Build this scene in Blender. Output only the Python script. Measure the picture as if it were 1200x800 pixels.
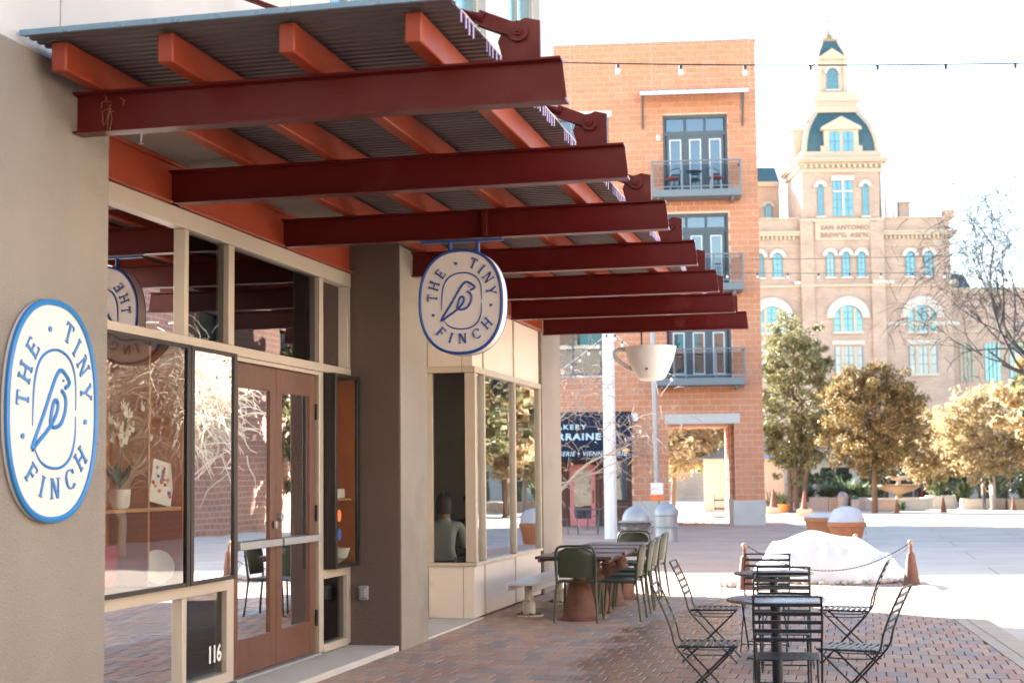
import bpy, bmesh, math, random
import numpy as np
from mathutils import Vector, Matrix
for o in list(bpy.data.objects): bpy.data.objects.remove(o)
SC = bpy.context.scene; COL = SC.collection
PI = math.pi
# ------------------------------------------------------------------ camera
YAW, PITCH, ROLL = 0.230693, 0.0745092, -0.0104518
_F = Vector((-math.sin(YAW)*math.cos(PITCH), math.cos(YAW)*math.cos(PITCH), math.sin(PITCH)))
_R = Vector((math.cos(YAW), math.sin(YAW), 0)); _U = _R.cross(_F)
_c, _s = math.cos(ROLL), math.sin(ROLL)
_R, _U = _c*_R + _s*_U, -_s*_R + _c*_U
cam = bpy.data.cameras.new('camera'); camo = bpy.data.objects.new('camera', cam); COL.objects.link(camo)
camo.matrix_world = Matrix(((_R.x,_U.x,-_F.x,0),(_R.y,_U.y,-_F.y,0),(_R.z,_U.z,-_F.z,1.6),(0,0,0,1)))
cam.sensor_width = 36; cam.lens = 1746.65/1200*36; cam.shift_y = 28.5/1200
cam.clip_start = 0.1; cam.clip_end = 6000
cam.dof.use_dof = True; cam.dof.focus_distance = 13.0; cam.dof.aperture_fstop = 2.8
SC.camera = camo
# ------------------------------------------------------------------ light
SUN_EL = math.radians(23); SUN_H = Vector((-0.79, 0.61, 0)).normalized()
world = bpy.data.worlds.new('World'); SC.world = world; world.use_nodes = True
wn = world.node_tree.nodes; wl = world.node_tree.links
sky = wn.new('ShaderNodeTexSky'); sky.sky_type = 'NISHITA'; sky.sun_disc = False
sky.sun_elevation = SUN_EL; sky.sun_rotation = math.atan2(SUN_H.x, SUN_H.y)
sky.air_density = 1.0; sky.dust_density = 0.3; sky.ozone_density = 1.0
bg = wn['Background']; bg.inputs['Strength'].default_value = 0.075
wb_ = wn.new('ShaderNodeVectorMath'); wb_.operation = 'MULTIPLY'; wb_.inputs[1].default_value = (1.03, 0.99, 0.94)   # daylight white balance
wl.new(sky.outputs[0], wb_.inputs[0]); wl.new(wb_.outputs[0], bg.inputs['Color'])
sl = bpy.data.lights.new('sun', 'SUN'); slo = bpy.data.objects.new('sun', sl); COL.objects.link(slo)
sl.energy = 5.0; sl.angle = math.radians(0.55); sl.color = (1, 0.93, 0.82)
_d = Vector((SUN_H.x*math.cos(SUN_EL), SUN_H.y*math.cos(SUN_EL), math.sin(SUN_EL)))
slo.rotation_euler = _d.to_track_quat('Z', 'Y').to_euler(); slo.location = _d*60
vs = SC.view_settings; vs.view_transform = 'Standard'; vs.look = 'None'; vs.gamma = 1; vs.exposure = 3.3
vs.use_curve_mapping = False
rng = random.Random(7); nrg = np.random.default_rng(5)
def gz(y): return -0.008*min(max(y-24, 0), 106)
# ------------------------------------------------------------------ materials
MATS = {}
def mat(name, col, rough=0.6, metal=0.0, var=0.12, vscale=6.0, bump=0.0, bscale=60.0, island=0.0, spec=0.5, dirt=None, dscale=2.0, trans=0.0, sheen=0.0, ramp=None, wet=None, hue=0.0):
    """principled material; noise value variation, optional per-piece variation, optional dirt colour with its own shape"""
    if name in MATS: return MATS[name]
    m = bpy.data.materials.new(name); m.use_nodes = True; MATS[name] = m
    n = m.node_tree.nodes; l = m.node_tree.links; p = n['Principled BSDF']
    tc = n.new('ShaderNodeTexCoord'); geo = n.new('ShaderNodeNewGeometry')
    def noise(s, d=4):
        q = n.new('ShaderNodeTexNoise'); q.inputs['Scale'].default_value = s; q.inputs['Detail'].default_value = d
        l.new(geo.outputs['Position'], q.inputs['Vector']); return q
    def math_(op, a, b):
        q = n.new('ShaderNodeMath'); q.operation = op
        for i, x in enumerate((a, b)):
            if isinstance(x, (int, float)): q.inputs[i].default_value = x
            else: l.new(x, q.inputs[i])
        return q.outputs[0]
    rnd = None
    if island or ramp:
        oi = n.new('ShaderNodeObjectInfo')
        rnd = math_('FRACT', math_('ADD', math_('MULTIPLY', oi.outputs['Random'], 7.31), geo.outputs['Random Per Island']), 0)
    base = None
    if ramp:
        r = n.new('ShaderNodeValToRGB'); r.color_ramp.interpolation = 'LINEAR'
        while len(r.color_ramp.elements) < len(ramp): r.color_ramp.elements.new(0.5)
        for i, cc in enumerate(ramp):
            r.color_ramp.elements[i].position = i/(len(ramp)-1); r.color_ramp.elements[i].color = (*cc, 1)
        l.new(rnd, r.inputs[0]); base = r.outputs[0]
    hs = n.new('ShaderNodeHueSaturation')
    if base is None: hs.inputs['Color'].default_value = (*col, 1)
    else: l.new(base, hs.inputs['Color'])
    v = math_('ADD', math_('MULTIPLY', noise(vscale).outputs['Fac'], 2*var), 1-var)
    if island: v = math_('MULTIPLY', v, math_('ADD', math_('MULTIPLY', rnd, 2*island), 1-island))
    l.new(v, hs.inputs['Value'])
    out = hs.outputs[0]
    if dirt:
        mx = n.new('ShaderNodeMix'); mx.data_type = 'RGBA'
        cr = n.new('ShaderNodeValToRGB'); cr.color_ramp.elements[0].position = dirt[1]; cr.color_ramp.elements[1].position = min(1, dirt[1]+0.15)
        l.new(noise(dscale, 8).outputs['Fac'], cr.inputs[0]); l.new(cr.outputs[0], mx.inputs['Factor'])
        l.new(out, mx.inputs['A']); mx.inputs['B'].default_value = (*dirt[0], 1); out = mx.outputs['Result']
    l.new(out, p.inputs['Base Color'])
    rn = math_('ADD', math_('MULTIPLY', noise(vscale*3).outputs['Fac'], 0.2), rough-0.1)
    if wet:
        # puddled strip: a world-space patch where the paving is damp
        (cx, cy, sx, sy) = wet
        sp = n.new('ShaderNodeSeparateXYZ'); l.new(geo.outputs['Position'], sp.inputs[0])
        dx = math_('POWER', math_('ABSOLUTE', math_('DIVIDE', math_('SUBTRACT', sp.outputs[0], cx), sx), 0), 2)
        dy = math_('POWER', math_('ABSOLUTE', math_('DIVIDE', math_('SUBTRACT', sp.outputs[1], cy), sy), 0), 2)
        q = math_('SUBTRACT', 1.25, math_('ADD', dx, dy))
        q = math_('ADD', q, math_('MULTIPLY', math_('SUBTRACT', noise(1.3, 5).outputs['Fac'], 0.5), 2.6))
        cl = n.new('ShaderNodeClamp'); l.new(math_('MULTIPLY', q, 1.6), cl.inputs[0]); w = cl.outputs[0]
        rn = math_('SUBTRACT', rn, math_('MULTIPLY', w, rough-0.2))
        mx = n.new('ShaderNodeMix'); mx.data_type = 'RGBA'; mx.blend_type = 'MULTIPLY'
        l.new(w, mx.inputs['Factor']); l.new(out, mx.inputs['A']); mx.inputs['B'].default_value = (0.62, 0.52, 0.42, 1)
        l.new(mx.outputs['Result'], p.inputs['Base Color'])
    l.new(rn, p.inputs['Roughness'])
    p.inputs['Metallic'].default_value = metal; p.inputs['Specular IOR Level'].default_value = spec
    if bump:
        b = n.new('ShaderNodeBump'); b.inputs['Strength'].default_value = bump; b.inputs['Distance'].default_value = 0.02
        l.new(noise(bscale, 6).outputs['Fac'], b.inputs['Height']); l.new(b.outputs[0], p.inputs['Normal'])
    if trans:
        # thin leaf / cloth: light also comes through
        tr = n.new('ShaderNodeBsdfTranslucent'); ms = n.new('ShaderNodeMixShader'); ms.inputs[0].default_value = trans
        l.new(out, tr.inputs['Color']); l.new(p.outputs[0], ms.inputs[1]); l.new(tr.outputs[0], ms.inputs[2])
        l.new(ms.outputs[0], n['Material Output'].inputs['Surface'])
    return m
def glass(name, tint=(0.9, 0.95, 0.93), ior=1.7, extra=0.05):
    m = bpy.data.materials.new(name); m.use_nodes = True; n = m.node_tree.nodes; l = m.node_tree.links
    n.remove(n['Principled BSDF'])
    t = n.new('ShaderNodeBsdfTransparent'); t.inputs[0].default_value = (*tint, 1)
    g = n.new('ShaderNodeBsdfGlossy'); g.inputs['Roughness'].default_value = 0.0; g.inputs['Color'].default_value = (0.97, 0.98, 1, 1)
    nz = n.new('ShaderNodeTexNoise'); nz.inputs['Scale'].default_value = 1.1; geo = n.new('ShaderNodeNewGeometry'); l.new(geo.outputs['Position'], nz.inputs['Vector'])
    b = n.new('ShaderNodeBump'); b.inputs['Strength'].default_value = 0.06; b.inputs['Distance'].default_value = 0.02
    l.new(nz.outputs['Fac'], b.inputs['Height']); l.new(b.outputs[0], g.inputs['Normal'])
    f = n.new('ShaderNodeFresnel'); f.inputs['IOR'].default_value = ior
    a = n.new('ShaderNodeMath'); a.operation = 'ADD'; a.use_clamp = True; l.new(f.outputs[0], a.inputs[0]); a.inputs[1].default_value = extra
    ms = n.new('ShaderNodeMixShader'); l.new(a.outputs[0], ms.inputs[0]); l.new(t.outputs[0], ms.inputs[1]); l.new(g.outputs[0], ms.inputs[2])
    l.new(ms.outputs[0], n['Material Output'].inputs['Surface']); MATS[name] = m; return m
def brick_mat(name, c1, c2, mortar, sx, sz, joint=0.02, mode='xz'):
    m = bpy.data.materials.new(name); m.use_nodes = True; n = m.node_tree.nodes; l = m.node_tree.links; p = n['Principled BSDF']
    geo = n.new('ShaderNodeTexCoord'); sp = n.new('ShaderNodeSeparateXYZ'); cb = n.new('ShaderNodeCombineXYZ'); l.new(geo.outputs['Object'], sp.inputs[0])
    ad = n.new('ShaderNodeMath'); ad.operation = 'ADD'; l.new(sp.outputs[0], ad.inputs[0])
    if mode == 'xz': l.new(sp.outputs[1], ad.inputs[1]); l.new(ad.outputs[0], cb.inputs[0]); l.new(sp.outputs[2], cb.inputs[1])
    else: l.new(sp.outputs[0], cb.inputs[0]); l.new(sp.outputs[1], cb.inputs[1])
    b = n.new('ShaderNodeTexBrick'); b.inputs['Scale'].default_value = 1; b.inputs['Brick Width'].default_value = sx; b.inputs['Row Height'].default_value = sz
    b.inputs['Mortar Size'].default_value = joint; b.inputs['Color1'].default_value = (*c1, 1); b.inputs['Color2'].default_value = (*c2, 1); b.inputs['Mortar'].default_value = (*mortar, 1)
    l.new(cb.outputs[0], b.inputs['Vector'])
    nz = n.new('ShaderNodeTexNoise'); nz.inputs['Scale'].default_value = 0.6; nz.inputs['Detail'].default_value = 8; l.new(geo.outputs['Object'], nz.inputs['Vector'])
    hs = n.new('ShaderNodeHueSaturation'); l.new(b.outputs['Color'], hs.inputs['Color'])
    mp = n.new('ShaderNodeMapRange'); mp.inputs['To Min'].default_value = 0.7; mp.inputs['To Max'].default_value = 1.3; l.new(nz.outputs['Fac'], mp.inputs[0]); l.new(mp.outputs[0], hs.inputs['Value'])
    l.new(hs.outputs[0], p.inputs['Base Color']); p.inputs['Roughness'].default_value = 0.85; MATS[name] = m; return m

STUCCO = mat('stucco', (0.285, 0.252, 0.214), 0.9, var=0.16, vscale=1.6, bump=0.7, bscale=70, dirt=((0.22, 0.19, 0.16), 0.58), dscale=1.1)
STUCCO_SHADE = mat('stucco_shade_tone', (0.125, 0.088, 0.075), 0.9, var=0.12, vscale=2, bump=0.5, bscale=80)  # pillar stucco darkened so the colour itself holds the shade
PALE = mat('pale_panel', (0.56, 0.53, 0.49), 0.8, var=0.07, vscale=3, bump=0.15, bscale=120)
CREAM = mat('cream_panel', (0.72, 0.64, 0.55), 0.55, var=0.06, vscale=1.5, dirt=((0.4, 0.33, 0.27), 0.68), dscale=3)
ALU = mat('champagne_aluminium', (0.55, 0.48, 0.39), 0.38, metal=0.3, var=0.08, vscale=5)
STEEL = mat('oxide_red_steel', (0.105, 0.008, 0.0075), 0.34, spec=0.3, var=0.15, vscale=2.5, bump=0.06, bscale=90, dirt=((0.15, 0.032, 0.026), 0.60), dscale=2.6)
FASCIA = mat('orange_red_channel', (0.30, 0.047, 0.017), 0.42, var=0.1, vscale=2.5, bump=0.05, bscale=70)
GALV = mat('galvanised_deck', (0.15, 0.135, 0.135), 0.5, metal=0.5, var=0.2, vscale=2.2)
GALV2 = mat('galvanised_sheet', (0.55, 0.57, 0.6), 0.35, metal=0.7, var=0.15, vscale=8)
DARK = mat('black_frame', (0.015, 0.013, 0.013), 0.35, var=0.2)
WOODD = mat('door_wood', (0.125, 0.050, 0.028), 0.42, var=0.25, vscale=3, bump=0.08, bscale=40)
WOODL = mat('shelf_wood', (0.50, 0.27, 0.10), 0.5, var=0.2, vscale=5)
WOODB = mat('case_back_wood', (0.56, 0.22, 0.07), 0.5, var=0.25, vscale=3)
WHITE = mat('white_paint', (0.78, 0.77, 0.75), 0.45, var=0.04)
SIGNW = mat('sign_face_white', (0.78, 0.71, 0.65), 0.5, var=0.03, vscale=4, bump=0.03, bscale=200)
SIGNB = mat('sign_blue', (0.015, 0.075, 0.30), 0.45, var=0.08)
SIGNB2 = mat('sign_blue_raised', (0.025, 0.21, 0.52), 0.4, var=0.08)
CONC = mat('concrete', (0.50, 0.47, 0.43), 0.85, var=0.12, vscale=3, bump=0.2, bscale=60, dirt=((0.34, 0.32, 0.3), 0.62), dscale=1.4)
ROAD = None
GREENM = mat('olive_green_metal', (0.042, 0.056, 0.034), 0.42, var=0.15, vscale=4)
BLACKM = mat('black_blue_metal', (0.012, 0.018, 0.022), 0.3, var=0.2, vscale=9)
GREYM = mat('grey_metal', (0.36, 0.37, 0.38), 0.45, metal=0.4, var=0.12)
DGREY = mat('charcoal_metal', (0.10, 0.115, 0.13), 0.45, var=0.12)
RUST = mat('rusted_iron', (0.155, 0.066, 0.042), 0.75, var=0.3, vscale=7, bump=0.25, bscale=50, dirt=((0.07, 0.035, 0.025), 0.55), dscale=9)
RUSTW = mat('flaking_white_paint', (0.62, 0.57, 0.50), 0.7, var=0.15, vscale=6, bump=0.2, bscale=60, dirt=((0.24, 0.09, 0.035), 0.56), dscale=8)
TERRA = mat('terracotta', (0.46, 0.185, 0.085), 0.8, var=0.15, vscale=5)
CLOTH = mat('white_frost_cloth', (0.74, 0.76, 0.80), 0.85, var=0.06, vscale=5, bump=0.3, bscale=14, trans=0.25)
STONE = mat('limestone', (0.55, 0.50, 0.43), 0.9, var=0.2, vscale=3, bump=0.4, bscale=20)
STONE2 = mat('grey_stone_base', (0.55, 0.52, 0.48), 0.9, var=0.15, vscale=2.5, bump=0.3, bscale=25)
SLATE = mat('slate_roof', (0.04, 0.095, 0.115), 0.6, var=0.2, vscale=3)
TRIM = mat('cream_trim', (0.48, 0.39, 0.29), 0.8, var=0.1, vscale=1.5)
HOOD = mat('white_arch_stone', (0.52, 0.46, 0.40), 0.85, var=0.08, vscale=1.2)
GLASS = glass('storefront_glass', ior=1.52, extra=0.0); CASEGLASS = glass('case_glass', (0.88, 0.92, 0.9), 1.8, 0.05); SIDEGLASS = glass('bay_side_glass', (0.85, 0.9, 0.88), 1.3, 0.0); GLASSD = glass('dark_glass', (0.42, 0.52, 0.52), 1.6, 0.03)
WGLASS = mat('far_window_glass', (0.10, 0.24, 0.28), 0.12, var=0.2, vscale=0.5, spec=1.0, metal=0.3)
BLIND = mat('window_interior', (0.42, 0.46, 0.50), 0.7, var=0.25, vscale=1.2)
NAVY = mat('navy_canvas', (0.005, 0.011, 0.03), 0.8, var=0.15, vscale=4)
PINK = mat('pink_door_paint', (0.66, 0.21, 0.19), 0.5, var=0.06)
BARK = mat('bark', (0.15, 0.105, 0.075), 0.95, var=0.3, vscale=9, bump=0.5, bscale=25)
BARKD = mat('dark_bark', (0.055, 0.05, 0.055), 0.95, var=0.3, vscale=9)
BARKP = mat('pale_bark', (0.34, 0.29, 0.26), 0.95, var=0.25, vscale=9)
LEAFE = mat('evergreen_leaf', (0, 0, 0), 0.5, var=0.2, ramp=[(0.06, 0.07, 0.03), (0.16, 0.165, 0.075), (0.33, 0.30, 0.14), (0.08, 0.09, 0.04), (0.24, 0.23, 0.12)], trans=0.35)
LEAFB = mat('brown_leaf', (0, 0, 0), 0.55, var=0.2, ramp=[(0.05, 0.042, 0.02), (0.19, 0.14, 0.05), (0.40, 0.30, 0.13), (0.09, 0.085, 0.04), (0.33, 0.20, 0.075), (0.14, 0.13, 0.055)], trans=0.38)
LEAFG = mat('golden_leaf', (0, 0, 0), 0.55, var=0.2, ramp=[(0.40, 0.27, 0.12), (0.58, 0.47, 0.27), (0.38, 0.31, 0.16), (0.24, 0.15, 0.075), (0.56, 0.45, 0.28)], trans=0.45)
LEAFP = mat('yucca_leaf', (0, 0, 0), 0.5, var=0.2, ramp=[(0.12, 0.17, 0.08), (0.24, 0.29, 0.16), (0.08, 0.12, 0.06), (0.20, 0.24, 0.12)], trans=0.25)
LEAFH = mat('houseplant_leaf', (0.03, 0.10, 0.035), 0.35, var=0.3)
PETAL = mat('white_petal', (0.82, 0.78, 0.70), 0.6, var=0.05, trans=0.3)
PAPER = mat('white_paper', (0.82, 0.80, 0.76), 0.7, var=0.05)
FIBRE = mat('pale_dried_grass', (0.86, 0.79, 0.66), 0.7, var=0.1, trans=0.35)
ORNG = mat('orange_plastic', (0.80, 0.18, 0.04), 0.5); REDP = mat('red_print', (0.45, 0.03, 0.03), 0.5, var=0.2)
PAVER = mat('clay_paver', (0, 0, 0), 0.75, var=0.16, vscale=14, bump=0.15, bscale=90, wet=(-1.75, 14.5, 0.75, 4.6),
            ramp=[(0.40, 0.235, 0.17), (0.36, 0.225, 0.17), (0.44, 0.30, 0.22), (0.25, 0.225, 0.215), (0.40, 0.265, 0.195), (0.46, 0.295, 0.21), (0.28, 0.24, 0.22), (0.42, 0.31, 0.24)])
JOINT = mat('sand_joint', (0.17, 0.14, 0.12), 0.95, var=0.2, vscale=12)
BRICK = mat('orange_block', (0, 0, 0), 0.85, var=0.1, vscale=3, bump=0.1, bscale=60,
            ramp=[(0.60, 0.25, 0.13), (0.62, 0.27, 0.145), (0.58, 0.235, 0.12), (0.62, 0.28, 0.16)])
MORTAR = mat('pale_mortar', (0.80, 0.62, 0.50), 0.95, var=0.1)
BRICKFAR = brick_mat('orange_block_far', (0.52, 0.18, 0.08), (0.47, 0.15, 0.065), (0.52, 0.38, 0.3), 0.44, 0.22)
BREWBRICK = brick_mat('buff_brick', (0.47, 0.32, 0.24), (0.39, 0.26, 0.19), (0.47, 0.37, 0.30), 0.5, 0.16)
PAVEFAR = brick_mat('paving_far', (0.48, 0.30, 0.22), (0.42, 0.28, 0.215), (0.38, 0.30, 0.245), 0.15, 0.3, 0.012, 'xy')
ROAD = brick_mat('pale_road_slabs', (0.56, 0.50, 0.43), (0.52, 0.465, 0.40), (0.33, 0.29, 0.25), 4.2, 3.1, 0.018, 'xy')
SKIN = mat('skin', (0.45, 0.25, 0.17), 0.5, var=0.05); HAIR = mat('dark_hair', (0.018, 0.012, 0.01), 0.5, var=0.3)
# ------------------------------------------------------------------ mesh helpers
class B:
    def __init__(s, o=(0, 0, 0), k=1.0): s.v = []; s.f = []; s.o = o; s.k = k
    def add(s, v, f):
        b = len(s.v); s.v += [tuple(x) for x in v]; s.f += [tuple(i+b for i in q) for q in f]; return s
    def box(s, x0, x1, y0, y1, z0, z1):
        v = [(x, y, z) for z in (z0, z1) for y in (y0, y1) for x in (x0, x1)]
        return s.add(v, [(0, 2, 3, 1), (4, 5, 7, 6), (0, 1, 5, 4), (2, 6, 7, 3), (0, 4, 6, 2), (1, 3, 7, 5)])
    def obox(s, c, size, rot):   # rot: Matrix 3x3
        h = [q/2 for q in size]
        v = [Vector(c)+rot @ Vector((x*h[0], y*h[1], z*h[2])) for z in (-1, 1) for y in (-1, 1) for x in (-1, 1)]
        return s.add(v, [(0, 2, 3, 1), (4, 5, 7, 6), (0, 1, 5, 4), (2, 6, 7, 3), (0, 4, 6, 2), (1, 3, 7, 5)])
    def bar(s, p0, p1, w, h, up=(0, 0, 1)):
        p0 = Vector(p0); p1 = Vector(p1); d = (p1-p0); L = d.length; d.normalize()
        u = Vector(up); x = d.cross(u)
        if x.length < 1e-4: x = d.cross(Vector((1, 0, 0)))
        x.normalize(); u = x.cross(d)
        return s.obox((p0+p1)/2, (w, L, h), Matrix((x, d, u)).transposed())
    def tube(s, pts, r, n=6, closed=False):
        pts = [Vector(p) for p in pts]; m = len(pts); R = r if isinstance(r, (list, tuple)) else [r]*m
        up = None; rings = []
        for i, p in enumerate(pts):
            a = pts[(i-1) % m] if (i > 0 or closed) else p; c = pts[(i+1) % m] if (i < m-1 or closed) else p
            t = (c-a)
            if t.length < 1e-9: t = Vector((0, 0, 1))
            t.normalize()
            if up is None:
                up = Vector((0, 0, 1)) if abs(t.z) < 0.9 else Vector((1, 0, 0))
            x = t.cross(up)
            if x.length < 1e-5: x = t.cross(Vector((0.3, 0.8, 0.5)))
            x.normalize(); up = x.cross(t)
            rings.append([p + (x*math.cos(2*PI*k/n)+up*math.sin(2*PI*k/n))*R[i] for k in range(n)])
        v = [q for g in rings for q in g]; f = []
        for i in range(m if closed else m-1):
            j = (i+1) % m
            for k in range(n): f.append((i*n+k, i*n+(k+1) % n, j*n+(k+1) % n, j*n+k))
        if not closed: f += [tuple(range(n))[::-1], tuple((m-1)*n+k for k in range(n))]
        return s.add(v, f)
    def lathe(s, c, prof, n=20, sq=1.0):
        v = []; f = []; m = len(prof)
        for (r, z) in prof:
            for k in range(n): v.append((c[0]+r*math.cos(2*PI*k/n), c[1]+r*sq*math.sin(2*PI*k/n), c[2]+z))
        for i in range(m-1):
            for k in range(n): f.append((i*n+k, i*n+(k+1) % n, (i+1)*n+(k+1) % n, (i+1)*n+k))
        f += [tuple(range(n))[::-1], tuple((m-1)*n+k for k in range(n))]
        return s.add(v, f)
    def prism(s, poly, plane, lo, hi):
        mp = {'xz': lambda a, b, t: (a, t, b), 'yz': lambda a, b, t: (t, a, b), 'xy': lambda a, b, t: (a, b, t)}[plane]
        n = len(poly); v = [mp(a, b, lo) for a, b in poly]+[mp(a, b, hi) for a, b in poly]
        return s.add(v, [tuple(range(n)), tuple(range(2*n-1, n-1, -1))]+[(i, i+n, (i+1) % n+n, (i+1) % n) for i in range(n)])
    def strip(s, outer, inner, plane, lo, hi):   # ring section between two equally long open polylines
        for i in range(len(outer)-1): s.prism([outer[i], outer[i+1], inner[i+1], inner[i]], plane, lo, hi)
        return s
    def mesh(s, name, smooth=35, recalc=True):
        me = bpy.data.meshes.new(name); k = s.k
        me.from_pydata([((x-s.o[0])*k, (y-s.o[1])*k, (z-s.o[2])*k) for x, y, z in s.v], [], s.f)
        if recalc and len(s.f) < 30000:
            bm = bmesh.new(); bm.from_mesh(me); bmesh.ops.recalc_face_normals(bm, faces=bm.faces); bm.to_mesh(me); bm.free()
        if smooth:
            me.polygons.foreach_set('use_smooth', [True]*len(me.polygons)); me.set_sharp_from_angle(angle=math.radians(smooth))
        me.update(); return me
    def build(s, name, m, parent=None, bev=0, smooth=35, kind=None):
        me = s.mesh(name, smooth); me.materials.append(m); o = link(name, me, parent, bev, kind)
        if parent is None: o.location = s.o
        return o
def link(name, me, parent=None, bev=0, kind=None):
    o = bpy.data.objects.new(name, me); COL.objects.link(o)
    if parent is not None: o.parent = parent
    if bev:
        b = o.modifiers.new('bevel', 'BEVEL'); b.width = bev; b.segments = 2; b.limit_method = 'ANGLE'; b.angle_limit = math.radians(40)
    if kind: o['kind'] = kind
    return o
def tag(o, label, cat, group=None):
    o['label'] = label; o['category'] = cat
    if group: o['group'] = group
    return o
def thing(name, label, cat, loc=(0, 0, 0), rz=0, group=None):
    o = bpy.data.objects.new(name, None); COL.objects.link(o); o.location = loc; o.rotation_euler = (0, 0, rz); o.empty_display_size = 0.2
    return tag(o, label, cat, group)
def struct(o): o['kind'] = 'structure'; return o
def dup(root, loc, rz, label=None, group=None, kids=None):
    kids = kids if kids is not None else KIDS(root)
    r = root.copy(); COL.objects.link(r); r.location = loc; r.rotation_euler = (0, 0, rz)
    if label: r['label'] = label
    if group: r['group'] = group
    def rec(ks, par):
        for ch, sub in ks:
            c = ch.copy(); COL.objects.link(c); c.parent = par; rec(sub, c)
    rec(kids, r); return r
def KIDS(o):
    out = []
    for c in COL.objects:
        if c.parent == o: out.append((c, KIDS(c)))
    return out
def smoothpts(pts, n=6, closed=False):
    P = [Vector(p) for p in pts]; out = []; m = len(P)
    for i in range(m if closed else m-1):
        g = lambda j: P[j % m] if closed else P[max(0, min(m-1, j))]
        p0, p1, p2, p3 = g(i-1), g(i), g(i+1), g(i+2)
        for k in range(n):
            t = k/n; out.append(0.5*((2*p1)+(p2-p0)*t+(2*p0-5*p1+4*p2-p3)*t*t+(3*p1-p0-3*p2+p3)*t**3))
    if not closed: out.append(P[-1])
    return out
def holes(a0, a1, b0, b1, op):
    """rectangles that tile [a0,a1]x[b0,b1] minus the rectangular openings"""
    A = sorted({a0, a1, *[q for r in op for q in r[:2] if a0 < q < a1]}); out = []
    for i in range(len(A)-1):
        m = (A[i]+A[i+1])/2; cuts = sorted([(r[2], r[3]) for r in op if r[0] < m < r[1]]); z = b0
        for (u, w) in cuts:
            if u > z: out.append((A[i], A[i+1], z, min(u, b1)))
            z = max(z, w)
        if z < b1: out.append((A[i], A[i+1], z, b1))
    return out
def text_mesh(name, txt, size, m, parent, mtx, extrude=0.01, align='CENTER', shear=0, space=1.0, bold=0.0):
    cu = bpy.data.curves.new(name, 'FONT'); cu.body = txt; cu.size = size; cu.extrude = extrude; cu.align_x = align; cu.align_y = 'CENTER'
    cu.shear = shear; cu.space_character = space; cu.offset = bold; cu.resolution_u = 3
    t = bpy.data.objects.new(name, cu); COL.objects.link(t)
    dg = bpy.context.evaluated_depsgraph_get(); me = bpy.data.meshes.new_from_object(t.evaluated_get(dg))
    bpy.data.objects.remove(t); me.transform(mtx); me.materials.clear(); me.materials.append(m)
    return link(name, me, parent)
# ================================================================== ground
def sheet(name, xl, xr, ys, dz, m):
    b = B(); v = []; f = []
    for y in ys: v += [(xl(y), y, gz(y)+dz), (xr(y), y, gz(y)+dz)]
    for i in range(len(ys)-1): f.append((2*i, 2*i+1, 2*i+3, 2*i+2))
    b.add(v, f); return struct(b.build(name, m, smooth=0))
sheet('ground', lambda y: -1500, lambda y: 1500, [-1500, 24, 130, 3000], -0.05, ROAD)
def kerb_x(y): return 1.42-0.0712*(y-14.72)
def pave_x(y):
    for (y0, x0), (y1, x1) in zip([(-30, 4), (24, 0.76), (36, -0.1), (50, -1.7), (72, -4.6)], [(24, 0.76), (36, -0.1), (50, -1.7), (72, -4.6), (200, -20)]):
        if y <= y1: return x0+(x1-x0)*(y-y0)/(y1-y0)
sheet('paving_bed', lambda y: -4.6, lambda y: kerb_x(y)-0.33, [-6, 10, 24], -0.026, JOINT)
sheet('far_paving', lambda y: -30, pave_x, [24, 36, 50, 72], -0.004, PAVEFAR)
sheet('near_paving', lambda y: -4.3, lambda y: kerb_x(y)-0.33, [-6, 9.6], -0.004, PAVEFAR)
sheet('side_street_paving', lambda y: -30, lambda y: -4.6, [21.3, 24], -0.004, PAVEFAR)
# pavers
pav = bpy.data.objects['paving_bed']
W, L_, J = 0.155, 0.30, 0.009
cands = []
row = 0; y = 9.6
while y < 23.99:
    y1 = min(y+L_, 24.0); x = -4.6+(0.5*W if row % 2 else 0)
    while x < kerb_x(y)-0.33:
        x0 = x+J/2; x1 = min(x+W-J/2, kerb_x(y)-0.335)
        if x1-x0 > 0.03 and not (x1 < -4.27 and not (13.9 < y)): cands.append((x0, x1, y+J/2, y1-J/2))
        x += W
    y = y1; row += 1
def paver_b(b, x0, x1, y0, y1, z, c=0.0035):
    v = [(x0, y0, -0.03), (x1, y0, -0.03), (x1, y1, -0.03), (x0, y1, -0.03),
         (x0, y0, z-c), (x1, y0, z-c), (x1, y1, z-c), (x0, y1, z-c),
         (x0+c, y0+c, z), (x1-c, y0+c, z), (x1-c, y1-c, z), (x0+c, y1-c, z)]
    f = [(i, (i+1) % 4, (i+1) % 4+4, i+4) for i in range(4)]+[(i+4, (i+1) % 4+4, (i+1) % 4+8, i+8) for i in range(4)]+[(8, 9, 10, 11)]
    b.add(v, f)
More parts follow.
